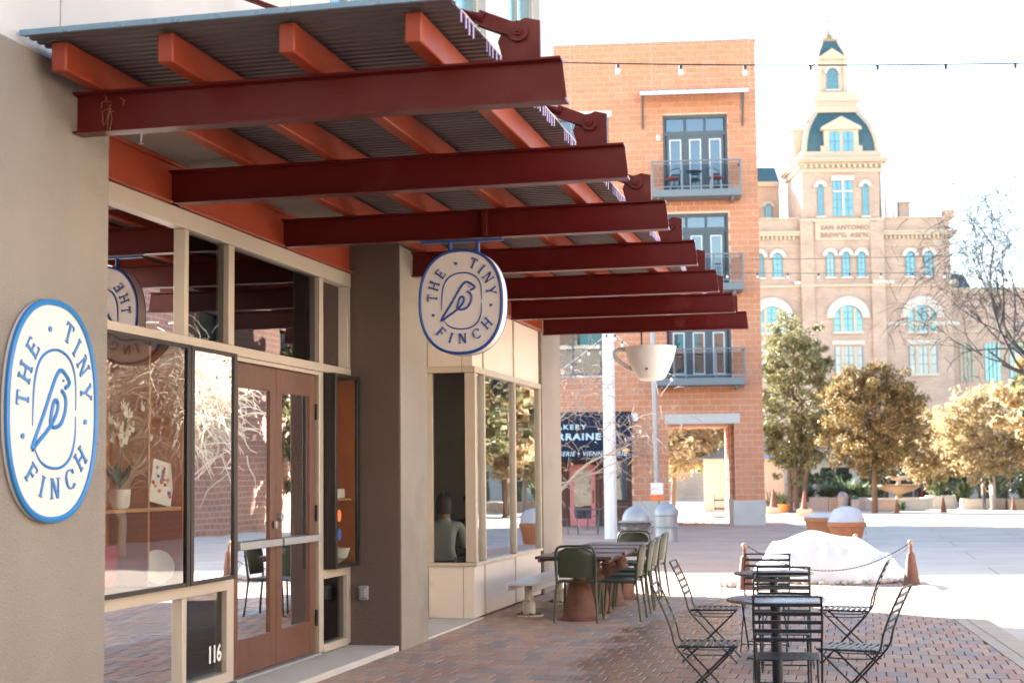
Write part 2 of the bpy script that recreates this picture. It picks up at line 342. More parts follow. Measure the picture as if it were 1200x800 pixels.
# the ones that show largest: in frame, near, not behind the storefront
def inframe(x, y):
    v = Vector((x, y, 0))-Vector((0, 0, 1.6)); d = v.dot(_F); px = 600+1746.65*v.dot(_R)/d; py = 428.5-1746.65*v.dot(_U)/d
    return 380 < px < 1195 and py < 799, d
sel = sorted([(inframe((c[0]+c[1])/2, (c[2]+c[3])/2)[1], i) for i, c in enumerate(cands) if inframe((c[0]+c[1])/2, (c[2]+c[3])/2)[0] and c[1]-c[0] > W-0.012])[:300]
seli = {i for _, i in sel}
pb = B(); paver_b(pb, -(W-J)/2, (W-J)/2, -(L_-J)/2, (L_-J)/2, 0)
pme = pb.mesh('paver', smooth=0); pme.materials.append(PAVER)
rest = B()
for i, (x0, x1, y0, y1) in enumerate(cands):
    if i in seli:
        o = link('paver', pme, pav); o.location = ((x0+x1)/2, (y0+y1)/2, rng.uniform(-0.0025, 0.001)); o.rotation_euler = (rng.gauss(0, 0.0015), rng.gauss(0, 0.002), rng.gauss(0, 0.006))
    else: paver_b(rest, x0, x1, y0, y1, rng.uniform(-0.0025, 0.001))
rest.build('paver_field', PAVER, pav, smooth=0, kind='stuff')
# kerb strip and concrete edge band along the road
kb = B(); kb2 = B(); seg = 1.5; y = 5.0
gut = None
KERB = struct(bpy.data.objects.new('kerb', None)); COL.objects.link(KERB)
TANK = mat('tan_kerb_stone', (0.47, 0.39, 0.31), 0.9, var=0.15, vscale=5, bump=0.3, bscale=40)
while y < 22.9:
    a, c = y+0.006, min(y+seg, 22.9)-0.006
    q = B(); v = []
    for yy in (a, c):
        for dx, z in ((-0.33, -0.03), (-0.33, 0.004), (-0.21, 0.006), (-0.205, 0.012), (0.0, 0.012), (0.012, 0.002), (0.012, -0.06)): v.append((kerb_x(yy)+dx, yy, z))
    n = 7; q.add(v, [(i, i+1, i+1+n, i+n) for i in range(n-1)]+[tuple(range(n)), tuple(range(2*n-1, n-1, -1))])
    q.build('kerb_stone', TANK, KERB, smooth=0); y += seg
# ================================================================== shop building
shop = thing('shop_building', 'grey stucco commercial building with wooden shop doors under red steel canopy', 'building', (-4.3, 7.93, 0))
O = (-4.3, 7.93, 0)
XF = -4.3; XW = -4.76; TOP = 9.3
def part(name, m, parent=shop, bev=0, **k):
    b = B(O); b._n = (name, m, parent, bev, k); return b
def done(b): n = b._n; return b.build(n[0], n[1], n[2], n[3], **n[4])
b = part('wall', STUCCO); b.box(-14, XF, -2, 7.93, 0, 3.92); leftwall = done(b); leftwall['label'] = 'grey stucco street wall carrying the oval sign'
# upper storey, pale panels with window openings
ops = [(5.2, 6.6, 5.2, 8.9), (8.6, 10.0, 5.2, 8.9), (11.75, 13.3, 5.2, 8.9), (15.1, 17.2, 5.2, 8.9), (18.45, 20.35, 7.2, 9.0)]
b = part('upper_wall', PALE)
ply = sorted({-2.0, 1.4, 4.4, 7.4, 10.85, 14.2, 17.8, 21.3})
for i in range(len(ply)-1):
    for r in holes(ply[i]+0.006, ply[i+1]-0.006, 3.925, TOP, ops): b.box(-4.62, XF-0.02, r[0], r[1], r[2], r[3])
done(b)
b = part('core', STUCCO); b.box(-14, -4.63, -2, 21.28, 3.93, TOP-0.02); done(b)
for (y0, y1, z0, z1) in ops:
    w = part('window', ALU); fw = 0.07
    w.box(-4.5, -4.42, y0, y0+fw, z0, z1).box(-4.5, -4.42, y1-fw, y1, z0, z1).box(-4.5, -4.42, y0+fw, y1-fw, z0, z0+fw).box(-4.5, -4.42, y0+fw, y1-fw, z1-fw, z1)
    w.box(-4.495, -4.425, (y0+y1)/2-0.03, (y0+y1)/2+0.03, z0+fw, z1-fw).box(-4.495, -4.425, y0+fw, y1-fw, z0+1.5, z0+1.56)
    wo = done(w)
    g = part('pane', WGLASS, wo); g.box(-4.475, -4.465, y0+fw, y1-fw, z0+fw, z1-fw); done(g)
b = part('parapet_cap', PALE); b.box(-14, -4.24, -2.05, 21.36, TOP, TOP+0.2); done(b)
# soffit over the recess, recess ceiling
b = part('soffit', STUCCO); b.box(-5.2, XF+0.002, 7.935, 20.0, 3.86, 3.915); done(b)
# pillars
b = part('pillar', STUCCO_SHADE, bev=0.012); b.box(-5.2, -4.25, 13.43, 14.32, 0, 3.855); pil = done(b)  # shade on the near side is painted in by this darker stucco
b = part('pillar_face', STUCCO, pil); b.box(-4.249, -4.238, 13.432, 14.318, 0, 3.85); done(b)
b = part('end_wall', STUCCO, bev=0.012); b.box(-14, -4.28, 20.02, 21.3, 0, 3.92); done(b)
b = part('outlet_box', GREYM, pil, bev=0.006); b.box(-4.645, -4.555, 13.38, 13.43, 0.47, 0.60).box(-4.63, -4.57, 13.365, 13.38, 0.49, 0.58); done(b)
# orange-red steel channel over the storefront
b = part('steel_channel', FASCIA, bev=0.004)
b.box(-4.80, -4.74, 7.93, 13.43, 3.555, 3.86).box(-4.74, -4.70, 7.93, 13.43, 3.555, 3.575).box(-4.74, -4.70, 7.93, 13.43, 3.835, 3.857); done(b)
b = part('steel_channel', FASCIA, bev=0.004); b.box(-4.315, -4.27, 16.2, 20.0, 3.60, 3.855).box(-4.27, -4.235, 16.2, 20.0, 3.60, 3.62); done(b)
# storefront frame
def frame(name, rects, x0, x1, m=ALU, parent=shop, bev=0.004):
    f = part(name, m, parent, bev)
    for (y0, y1, z0, z1) in rects: f.box(x0, x1, y0, y1, z0, z1)
    return done(f)
M1, M2, M3, M4 = (9.86, 9.925), (10.63, 10.735), (12.60, 12.70), (13.345, 13.43)
sf = frame('storefront_frame', [(7.93, 13.43, 3.42, 3.55)], XW-0.09, XW+0.03)
frame('transom_rail', [(7.93, 13.43, 2.565, 2.64)], XW-0.09, XW+0.03, parent=sf)
for m_ in (M1, M2, M3, M4): frame('mullion', [(m_[0], m_[1], 2.642, 3.418)], XW-0.085, XW+0.025, parent=sf)
frame('mullion', [(10.62, 10.75, 0.07, 2.563)], XW-0.085, XW+0.022, parent=sf)
frame('mullion', [(9.86, 9.93, 0.155, 0.768)], XW-0.085, XW+0.022, parent=sf)
frame('mullion', [(12.60, 12.71, 0.07, 2.563)], XW-0.085, XW+0.022, parent=sf)
frame('mullion', [(13.345, 13.43, 0.07, 2.563)], XW-0.085, XW+0.022, parent=sf)
frame('sill_rail', [(7.93, 10.618, 0.77, 0.85)], XW-0.09, XW+0.04, parent=sf)
frame('sill_rail', [(12.712, 13.343, 0.71, 0.79)], XW-0.09, XW+0.03, parent=sf)
frame('bottom_rail', [(7.93, 10.618, 0.06, 0.153)], XW-0.09, XW+0.03, parent=sf)
frame('bottom_rail', [(12.712, 13.343, 0.06, 0.13)], XW-0.09, XW+0.03, parent=sf)
frame('door_head', [(10.752, 12.598, 2.53, 2.563)], XW-0.08, XW+0.018, parent=sf)
frame('door_sill', [(10.752, 12.598, 0.052, 0.075)], XW-0.10, XW+0.05, GREYM, parent=sf)
def pane(y0, y1, z0, z1, x, m=GLASS, parent=shop, name='pane'):
    g = part(name, m, parent); g.add([(x, y0, z0), (x, y1, z0), (x, y1, z1), (x, y0, z1)], [(0, 1, 2, 3)]); return done(g)
for (a, c) in ((7.93, M1[0]), (M1[1], M2[0]), (M2[1], M3[0]), (M3[1], M4[0])): pane(a, c, 2.64, 3.42, XW-0.02, GLASSD)
for (a, c) in ((7.93, 9.86), (9.93, 10.62)): pane(a, c, 0.153, 0.77, XW-0.02, GLASSD)
pane(12.712, 13.343, 0.13, 0.71, XW-0.02, GLASSD)
# number 116 on the lower glass
tm = Matrix.Translation(Vector((XW-0.012, 10.43, 0.30))-Vector(O)) @ Matrix(((0, 0, 1, 0), (1, 0, 0, 0), (0, 1, 0, 0), (0, 0, 0, 1)))
for k_, ch_ in enumerate('116'): text_mesh('street_digit', ch_, 0.175, WHITE, shop, Matrix.Translation((0, 0.08*(k_-1)+0.045, 0)) @ tm, 0.002, bold=0.004)
# doors
def door(y0, y1, handle_left):
    s_ = 0.13 if not handle_left else 0.12
    d = part('door', WOODD, bev=0.005); x0, x1 = XW-0.055, XW-0.01
    d.box(x0, x1, y0, y0+0.125, 0.08, 2.525).box(x0, x1, y1-0.125, y1, 0.08, 2.525).box(x0, x1, y0+0.125, y1-0.125, 0.08, 0.36).box(x0, x1, y0+0.125, y1-0.125, 2.33, 2.525)
    do = done(d)
    pane(y0+0.125, y1-0.125, 0.36, 2.33, XW-0.03, GLASS, do, 'door_glass')
    h = part('push_bar', GREYM, do, 0.006); h.box(XW+0.02, XW+0.06, y0+0.02, y1-0.02, 1.055, 1.115).box(XW-0.01, XW+0.03, y0+0.05, y0+0.09, 1.06, 1.11).box(XW-0.01, XW+0.03, y1-0.09, y1-0.05, 1.06, 1.11); done(h)
    hy = y1 if not handle_left else y0
    for z in (0.38, 1.3, 2.2):
        yy = (y0-0.012 if not handle_left else y1+0.012)
        k = part('hinge', DARK, do); k.tube([(XW+0.0, yy, z-0.07), (XW+0.0, yy, z+0.07)], 0.018, 8); done(k)
    return do, x1
d1, _ = door(10.775, 11.672, False); d2, _x = door(11.680, 12.578, True)
b = part('lock_cylinder', GREYM, d2); b.tube([(XW-0.01, 11.74, 1.29), (XW+0.02, 11.74, 1.29)], 0.035, 14); done(b)
b = part('door_lever', GREYM, d1, 0.003); b.box(XW+0.0, XW+0.02, 11.60, 11.64, 1.2, 1.26); done(b)
# pad in front of the doors and the second entrance
for (n_, y0, y1, x0) in (('door_step', 7.93, 13.43, -4.9), ('door_step', 14.322, 16.60, -4.9)):
    b = part(n_, CONC, bev=0.01); b.box(x0, -4.262, y0, y1-0.001, -0.03, 0.05 if y0 < 10 else 0.02); done(b)
# recessed second entrance wall
b = part('entrance_wall', CREAM); b.box(-5.2, -4.88, 14.32, 16.43, 0.021, 3.855); ew = done(b)
b = part('entrance_door', CREAM, ew, 0.006); b.box(-4.878, -4.85, 14.55, 15.6, 0.03, 2.5); done(b)
b = part('door_knob', DARK, ew); b.lathe((-4.82, 15.45, 1.07), [(0.0, -0.03), (0.03, -0.02), (0.035, 0), (0.03, 0.02), (0, 0.03)], 12); done(b)
b = part('hinge', GREYM, ew)
b.box(-4.85, -4.84, 15.55, 15.62, 0.35, 0.5).box(-4.85, -4.84, 15.55, 15.62, 2.1, 2.25); done(b)
# bay window: cream panel base, panes, cream head panels
XB = -4.32
bay = part('bay_base', CREAM, bev=0.004)
bd = [16.43, 16.90, 18.47, 20.0]
for i in range(3): bay.box(-4.45, XB, bd[i]+0.004, bd[i+1]-0.004, 0.02, 0.60)
bay.box(-4.86, -4.455, 16.434, 16.50, 0.02, 0.60); bayo = done(bay)
b = part('bay_sill', ALU, bayo, 0.004); b.box(-4.45, XB+0.035, 16.41, 20.0, 0.602, 0.64).box(-4.87, -4.452, 16.40, 16.5, 0.602, 0.64); done(b)
b = part('bay_head', CREAM, bev=0.004)
for i in range(3): b.box(-4.45, XB-0.004, bd[i]+0.006, bd[i+1]-0.006, 2.87, 3.598)
b.box(-4.86, -4.455, 16.436, 16.50, 2.87, 3.85); bh = done(b)
b = part('bay_head_rail', ALU, bh, 0.004); b.box(-4.45, XB+0.03, 16.41, 20.0, 2.80, 2.868).box(-4.87, -4.452, 16.40, 16.5, 2.80, 2.868); done(b)
for yy in (16.435, 16.87, 18.44, 19.95):
    w_ = 0.055 if yy > 16.5 else 0.10
    b = part('bay_mullion', ALU, bh, 0.004); b.box(-4.42, XB+0.022, yy, yy+w_-0.005, 0.642, 2.798); done(b)
b = part('bay_mullion', ALU, bh, 0.004); b.box(-4.87, -4.80, 16.42, 16.48, 0.642, 2.798); done(b)
b = part('cover_strip', ALU, bayo)
for yy in (16.90, 18.47): b.box(XB, XB+0.012, yy-0.02, yy+0.02, 0.03, 0.60).box(XB, XB+0.012, yy-0.02, yy+0.02, 2.87, 3.59)
done(b)
BAYGLASS = glass('bay_glass', (0.75, 0.82, 0.8), 1.9, 0.24)
for (a, c) in ((16.53, 16.87), (16.92, 18.44), (18.49, 19.95)): pane(a, c, 0.64, 2.80, XB-0.02, BAYGLASS)
g = part('pane', SIDEGLASS); g.add([(-4.80, 16.455, 0.64), (-4.42, 16.455, 0.64), (-4.42, 16.455, 2.8), (-4.80, 16.455, 2.8)], [(0, 1, 2, 3)]); done(g)
# rooms behind the glass
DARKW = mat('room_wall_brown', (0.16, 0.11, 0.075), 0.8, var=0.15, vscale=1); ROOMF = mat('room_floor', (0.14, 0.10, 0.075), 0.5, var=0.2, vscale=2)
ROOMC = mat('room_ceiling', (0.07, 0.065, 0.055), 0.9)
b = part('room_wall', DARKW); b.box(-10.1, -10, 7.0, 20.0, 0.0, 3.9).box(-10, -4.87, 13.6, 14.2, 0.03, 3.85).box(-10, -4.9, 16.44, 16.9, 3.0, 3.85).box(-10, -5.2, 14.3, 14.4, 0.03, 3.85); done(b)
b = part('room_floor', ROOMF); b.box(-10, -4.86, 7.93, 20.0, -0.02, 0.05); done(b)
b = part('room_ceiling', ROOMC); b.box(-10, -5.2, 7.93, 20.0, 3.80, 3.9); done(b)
# ---- display cases set into the storefront (black frames, wooden shelves)
XC = -4.63
def case(name, y0, y1, z0, z1, label):
    t = thing(name, label, 'display case', (XC, (y0+y1)/2, z0)); oo = (XC, (y0+y1)/2, z0)
    f = B(oo); e = 0.055
    f.box(-5.02, XC, y0, y0+e, z0, z1).box(-5.02, XC, y1-e, y1, z0, z1).box(-5.02, XC-0.001, y0+e, y1-e, z1-0.03, z1).box(-5.02, XC-0.001, y0+e, y1-e, z0, z0+0.03)
    f.build('case_frame', DARK, t, 0.004)
    f = B(oo); f.box(-5.03+(0.12 if y0 > 12 else 0), -5.01+(0.12 if y0 > 12 else 0), y0+e, y1-e, z0+0.03, z1-0.03); f.build('case_back', WOODB, t)
    f = B(oo); f.box(-5.0, XC-0.03, y1-e-0.012, y1-e-0.001, z0+0.03, z1-0.03); f.build('case_lining', WOODB, t)
    f = B(oo); f.add([(XC-0.015, y0+e, z0+0.03), (XC-0.015, y1-e, z0+0.03), (XC-0.015, y1-e, z1-0.03), (XC-0.015, y0+e, z1-0.03)], [(0, 1, 2, 3)]); f.build('case_glass', CASEGLASS, t)
    return t, oo
cs1, o1 = case('display_case', 7.95, 9.755, 0.86, 2.56, 'wide black framed display case with dried grass cloud beside oval wall sign')
f = B(o1); f.box(-5.0, -4.67, 8.0, 9.70, 1.395, 1.42); f.build('shelf', WOODL, cs1, 0.003)
f = B(o1); f.box(-5.0, -4.72, 9.29, 9.315, 0.89, 2.52); f.build('shelf_divider', WOODL, cs1, 0.003)
cs2, o2 = case('display_case', 9.765, 10.56, 0.86, 2.56, 'narrow black framed display case beside the brown wooden doors')
f = B(o2); f.box(-5.0, -4.67, 9.82, 10.5, 1.395, 1.42); f.build('shelf', WOODL, cs2, 0.003)
cs3, o3 = case('display_case', 12.725, 13.385, 0.795, 2.56, 'black framed case with wooden back between wooden doors and dark pillar')
f = B(o3); f.box(-5.0, -4.69, 12.785, 13.325, 1.40, 1.42); f.build('shelf', WOODL, cs3, 0.003)
def orchid(loc, label, seed, stem_top, n):
    r = random.Random(seed); t = thing('white_orchid', label, 'orchid', loc, group='orchids in the display cases')
    f = B(); f.tube(smoothpts([(0, 0, 0.1), (0.01, 0.02, stem_top*0.6), (0.02, 0.06, stem_top)], 4), 0.006, 5); f.build('stem', LEAFH, t)
    f = B()
    for i in range(5):
        a = i*1.25+0.3; f.add([(0, 0, 0.12), (0.05*math.cos(a)-0.035*math.sin(a), 0.08*math.sin(a)+0.035*math.cos(a), 0.22), (0.09*math.cos(a), 0.16*math.sin(a), 0.30), (0.05*math.cos(a)+0.035*math.sin(a), 0.08*math.sin(a)-0.035*math.cos(a), 0.21)], [(0, 1, 2, 3)])
    f.build('leaf', LEAFH, t)
    f = B()
    for i in range(n):
        c = Vector((r.uniform(-0.06, 0.06), r.gauss(0.06, 0.10), stem_top+r.uniform(-0.16, 0.1)))
        for k in range(5):
            a = k*2*PI/5+r.random(); s_ = r.uniform(0.03, 0.05); d = Vector((0.25*r.random(), math.cos(a), math.sin(a))); q = Vector((0.3, -math.sin(a), math.cos(a)))
            f.add([c, c+d*s_*0.6+q*s_*0.5, c+d*s_*1.15, c+d*s_*0.6-q*s_*0.5], [(0, 1, 2, 3)])
    f.build('blossom', PETAL, t, smooth=0)
    f = B(); f.lathe((0, 0, 0), [(0.06, 0), (0.072, 0.02), (0.078, 0.12), (0.074, 0.125), (0.066, 0.12), (0.06, 0.1)], 18); f.build('pot', WHITE, t)
    return t
orchid((-4.80, 9.03, 1.422), 'white orchid in white pot on shelf of the wide display case', 1, 0.60, 22)
orchid((-4.80, 10.36, 1.565), 'white orchid in white pot on wooden box in the narrow display case', 2, 0.32, 22)
f = B((-4.82, 10.35, 1.421)); f.box(-4.92, -4.72, 10.22, 10.49, 1.421, 1.565); tag(f.build('wooden_box', WOODL, None, 0.005), 'pale wooden box carrying a white pot on display shelf', 'box')
f = B((-4.84, 10.3, 1.421)); f.box(-4.99, -4.94, 10.15, 10.45, 1.421, 1.74); tag(f.build('wooden_board', WOODL, None, 0.005), 'upright pale wooden board beside the wooden box', 'board')
# book with flower print, red tray, plate
t = thing('flower_book', 'white book with red flower print leaning on display shelf', 'book', (-4.78, 9.60, 1.421), 0)
f = B(); rot = Matrix.Rotation(-0.25, 3, 'X') @ Matrix.Rotation(-0.35, 3, 'Z') @ Matrix.Rotation(0.0, 3, 'X'); f.obox((0, 0, 0.165), (0.02, 0.21, 0.30), rot); f.build('cover', PAPER, t)
r_ = random.Random(3)
for i in range(16):
    f = B(); c = Vector((0.0, 0, 0.165))+rot @ Vector((0.0125, r_.gauss(0, 0.045), r_.gauss(0.04, 0.05))); s_ = r_.uniform(0.014, 0.028)
    f.obox(c, (0.002+i*0.0003, s_, s_), rot @ Matrix.Rotation(r_.random()*3, 3, 'X')); f.build('flower_print', [REDP, ORNG, SIGNB][i % 3], t)
f = B((-4.82, 9.62, 1.0)); pr = [(0.0, 0.0), (0.07, 0.004), (0.115, 0.02), (0.12, 0.024), (0.114, 0.028), (0.07, 0.012), (0, 0.008)]
f.lathe((-4.82, 9.62, 1.0), pr, 28); pl = f.build('white_plate', WHITE); pl.rotation_euler = (0.0, math.radians(74), math.radians(-48)); tag(pl, 'white plate standing at the bottom of the wide display case', 'plate')
f = B((-4.9, 8.75, 0.9)); f.box(-4.97, -4.93, 8.45, 9.27, 0.892, 1.17); tag(f.build('red_tray', REDP, None, 0.008), 'dark red printed tray at bottom of the wide display case', 'tray')
f = B((-4.9, 9.1, 0.9)); f.box(-4.97, -4.90, 9.33, 9.46, 0.892, 1.17); tag(f.build('orange_box', ORNG, None, 0.006), 'orange carton beside the red tray in the display case', 'box')
# things in the third case
t = thing('gift_packets', 'red and white packet on the shelf beside the dark pillar', 'packet', (-4.8, 12.95, 1.421))
f = B(); f.prism([(-0.07, 0), (0.07, 0), (0.06, 0.28), (-0.02, 0.34)], 'yz', -0.05, 0.03); f.build('packet_body', PAPER, t)
f = B(); f.box(0.031, 0.035, -0.06, 0.06, 0.02, 0.17); f.build('packet_band', REDP, t)
f = B((-4.8, 13.17, 1.421)); f.box(-4.88, -4.74, 13.07, 13.29, 1.421, 1.51); tag(f.build('white_carton', WHITE, None, 0.012), 'small white carton on the shelf beside the dark pillar', 'carton')
for z_, m_, c_ in ((1.27, ORNG, 'orange'), (1.10, SIGNB, 'blue')):
    f = B((XC-0.01, 12.84, z_)); f.tube([(XC-0.012, 12.84, z_), (XC-0.006, 12.84, z_)], 0.055, 20); tag(f.build('round_sticker', m_), 'round %s sticker on the glass of case beside dark pillar' % c_, 'sticker')
f = B((-4.8, 13.15, 0.83)); f.lathe((-4.8, 13.15, 0.826), [(0.05, 0), (0.12, 0.05), (0.15, 0.14), (0.145, 0.14), (0.11, 0.05), (0, 0.02)], 20); tag(f.build('white_bowl', WHITE), 'white bowl at the bottom of case beside dark pillar', 'bowl')
# ================================================================== steel canopy
BY = [7.55+2.1*i for i in range(7)]
can = thing('steel_canopy', 'oxide red steel canopy with corrugated deck cantilevered over the shopfront', 'canopy', (-4.3, 7.0, 3.5)); OC = (-4.3, 7.0, 3.5)
def beam(y, x0, x1):
    t = 0.012; hw = 0.055; z0, z1 = 3.555, 3.79
    bb = B(OC); xe = x1-0.05   # the lower flange runs a little past the web, ends are cut raked
    prof = [(-hw, z0), (hw, z0), (hw, z0+t), (t/2, z0+t+0.008), (t/2, z1-t-0.008), (hw, z1-t), (hw, z1), (-hw, z1), (-hw, z1-t), (-t/2, z1-t-0.008), (-t/2, z0+t+0.008), (-hw, z0+t)]
    n = len(prof); v = [(x0, y+a, z) for a, z in prof]+[(x1-0.025*((z-z0)/(z1-z0)), y+a, z) for a, z in prof]
    bb.add(v, [tuple(range(n)), tuple(range(2*n-1, n-1, -1))]+[(i, i+n, (i+1) % n+n, (i+1) % n) for i in range(n)])
    return bb.build('beam', STEEL, can, smooth=0)
for i, y in enumerate(BY):
    bo = beam(y, -4.735 if i in (1, 2) else -4.29 if i in (0, 3, 6) else -4.24, -1.46)
    g = B(OC)    # lug plate and tie rods
    g.prism([(-1.80, 3.791), (-1.60, 3.791), (-1.60, 4.0), (-1.68, 4.02), (-1.80, 3.97), (-1.83, 3.90)], 'xz', y-0.012, y+0.012); gp = g.build('lug_plate', STEEL, can, smooth=0)
    g = B(OC); g.tube([(-1.715, y-0.06, 3.945), (-1.715, y+0.06, 3.945)], 0.028, 12).tube([(-1.715, y-0.075, 3.945), (-1.715, y+0.075, 3.945)], 0.014, 8); g.build('pin', STEEL, gp)
    for s_ in (-1, 1):
        g = B(OC); d = Vector((-2.6, 0, 1.12)).normalized(); a = Vector((-1.715, y+0.03*s_, 3.945))
        g.lathe((0, 0, 0), [(0, 0), (0, 0)], 3) if False else None
        g.tube([a-Vector((0, 0.011, 0)), a+Vector((0, 0.011, 0))], 0.055, 16)
        g.bar(a, a+d*0.24, 0.02, 0.075); g.tube([a+d*0.2, a+d*0.28], [0.032, 0.02], 8); g.tube([a+d*0.22, a+d*2.72], 0.016, 8)
        g.tube([a+d*0.62, a+d*0.72], 0.026, 8)
        g.build('tie_rod', STEEL, gp)
q = B(OC); q.box(-2.985, -2.945, 11.685, 11.742, 3.57, 3.775); q.build('stiffener_plate', STEEL, can, 0.003)
for x in (-4.14, -3.52, -2.84, -2.16):
    q = B(OC); q.box(x-0.045, x+0.045, 7.08, 20.9, 3.793, 3.952); q.build('purlin', FASCIA, can, 0.009)
    q = B(OC); q.box(x-0.03, x+0.03, 7.14, 20.85, 3.953, 3.962); q.build('purlin_packer', STEEL, can)
# corrugated deck, ridges across
q = B(OC); pitch = 0.076; ys = []; yy = 6.98
prof = [(0, 0), (0.018, 0), (0.029, 0.024), (0.047, 0.024), (0.058, 0)]
pts = []
while yy < 21.25:
    pts += [(yy+a, 3.964+c) for a, c in prof]; yy += pitch
v = []; f = []
for (a, c) in pts: v += [(-4.29, a, c), (-1.94, a, c), (-1.94, a, c+0.0025), (-4.29, a, c+0.0025)]
for i in range(len(pts)-1):
    for k in range(4): f.append((4*i+k, 4*i+(k+1) % 4, 4*i+4+(k+1) % 4, 4*i+4+k))
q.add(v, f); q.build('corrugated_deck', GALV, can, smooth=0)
q = B(OC); q.box(-4.3, -1.935, 6.955, 6.975, 3.962, 3.992); q.build('deck_flashing', mat('blue_grey_flashing', (0.20, 0.33, 0.44), 0.3, metal=0.3), can)
# icicle light string along the eave
ic = thing('icicle_light_string', 'white icicle light string clipped along the canopy eave', 'light string', (-1.93, 7.0, 3.98)); OI = (-1.93, 7.0, 3.98)
q = B(OI); q.tube([(-1.925, 7.05+0.2*i, 3.962+0.004*(i % 2)) for i in range(69)], 0.004, 4); q.build('cable', WHITE, ic)
q = B(OI); yy = 7.15
TUBEM = mat('icicle_tube', (0.52, 0.44, 0.74), 0.25, var=0.05)
while yy < 20.8:
    if min(abs(yy-c) for c in BY) > 0.1:
        h = rng.uniform(0.06, 0.085); q.tube([(-1.925, yy, 3.962), (-1.925, yy, 3.962-h)], 0.0055, 5)
    yy += rng.uniform(0.06, 0.10)
q.build('icicle_tubes', TUBEM, ic, kind='stuff')
# sprinkler heads on the soffit and a wisp of nest on the first beam
for (x, y, l) in ((-4.52, 8.75, 'beside the first oxide red beam'), (-4.5, 10.7, 'between the second and third oxide red beam')):
    q = B((x, y, 3.86)); q.lathe((x, y, 3.86), [(0.0, -0.085), (0.02, -0.08), (0.02, -0.074), (0.006, -0.07), (0.012, -0.03), (0.016, -0.012), (0.04, -0.01), (0.042, 0)][::-1], 14); tag(q.build('sprinkler_head', GREYM), 'small chrome sprinkler head on soffit '+l, 'sprinkler')
q = B((-4.05, 7.48, 3.6)); r_ = random.Random(9)
for i in range(9):
    c = Vector((-4.05+r_.gauss(0, 0.03), 7.485, 3.70+r_.gauss(0, 0.06))); pts = [c]
    for k in range(3): pts.append(pts[-1]+Vector((r_.gauss(0, 0.02), r_.gauss(-0.004, 0.006), r_.gauss(-0.02, 0.025))))
    q.tube(pts, 0.0011, 3)
tag(q.build('nest_straw', mat('straw', (0.30, 0.20, 0.08), 0.8)), 'wisp of dry nest straw stuck to the first beam', 'straw')
# ================================================================== oval signs
def stroke_rects(ch):
    s, h, w = 0.075, 0.042, 0.15
    def ser(x, y, ww=w): return [(x-ww, x+ww, y-0.03 if y > 0 else y-0.03, y+0.03)]
    R = []; Q = []
    if ch == 'I': R = [(-s, s, -0.5, 0.5)]+ser(0, 0.47)+ser(0, -0.47)
    if ch == 'T': R = [(-s, s, -0.5, 0.46), (-0.36, 0.36, 0.42, 0.5), (-0.36, -0.31, 0.27, 0.45), (0.31, 0.36, 0.27, 0.45)]+ser(0, -0.47)
    if ch == 'H': R = [(-0.3-s, -0.3+s, -0.5, 0.5), (0.3-s, 0.3+s, -0.5, 0.5), (-0.3, 0.3, -h, h)]+[r for x in (-0.3, 0.3) for y in (0.47, -0.47) for r in ser(x, y)]
    if ch == 'E': R = [(-0.22-s, -0.22+s, -0.5, 0.5), (-0.36, 0.28, 0.43, 0.5), (-0.36, 0.30, -0.5, -0.43), (-0.2, 0.18, -h, h), (0.24, 0.28, 0.3, 0.46), (0.26, 0.30, -0.46, -0.28), (0.14, 0.18, -0.1, 0.1)]
    if ch == 'F': R = [(-0.2-s, -0.2+s, -0.5, 0.5), (-0.34, 0.30, 0.43, 0.5), (-0.2, 0.18, -h, h), (0.26, 0.30, 0.28, 0.46), (0.14, 0.18, -0.1, 0.1)]+ser(-0.2, -0.47)
    if ch == 'N':
        R = [(-0.3-h, -0.3+h, -0.5, 0.5), (0.3-h, 0.3+h, -0.5, 0.5)]+ser(-0.32, 0.47, 0.12)+ser(-0.3, -0.47, 0.13)+ser(0.3, 0.47, 0.13)
        Q = [[(-0.36, 0.5), (-0.18, 0.5), (0.36, -0.5), (0.2, -0.5)]]
    if ch == 'Y':
        R = [(-s, s, -0.5, 0.0)]+ser(0, -0.47)+ser(-0.32, 0.47, 0.13)+ser(0.32, 0.47, 0.13)
        Q = [[(-0.4, 0.5), (-0.23, 0.5), (0.08, -0.02), (-0.08, -0.06)], [(0.27, 0.5), (0.37, 0.5), (0.08, -0.06), (0.0, -0.02)]]
    if ch == 'C':
        n = 16; oc = []; ii = []
        for k in range(n+1):
            a = math.radians(42+276*k/n); oc.append((0.06+0.44*math.cos(a), 0.5*math.sin(a))); ii.append((0.06+(0.30+0.08*abs(math.sin(a)))*math.cos(a), 0.43*math.sin(a)))
        Q = [[oc[k], oc[k+1], ii[k+1], ii[k]] for k in range(n)]; R = [(0.34, 0.39, 0.18, 0.42)]
    return Q+[[(a, c), (b_, c), (b_, d), (a, d)] for a, b_, c, d in R]
SG = (305.0, 443.0, 255.0, 325.0)   # reference layout: centre, half width, half height
LET = [('T', 133, 415, 84), ('H', 145, 340, 72), ('E', 185, 266, 55), ('T', 385, 208, -24), ('I', 433, 247, -40), ('N', 472, 301, -58), ('Y', 490, 380, -82),
       ('F', 186, 628, -42), ('I', 245, 664, -19), ('N', 316, 670, 2), ('C', 399, 645, 22), ('H', 462, 582, 44)]
DOTS = [(278, 205), (137, 521), (488, 470)]
ARCH1 = [(190, 492), (191, 430), (199, 355), (228, 297), (285, 267), (350, 267), (402, 295), (428, 350), (432, 437)]
ARCH2 = [(431, 455), (428, 520), (402, 578), (350, 608), (280, 609), (232, 590), (203, 557)]
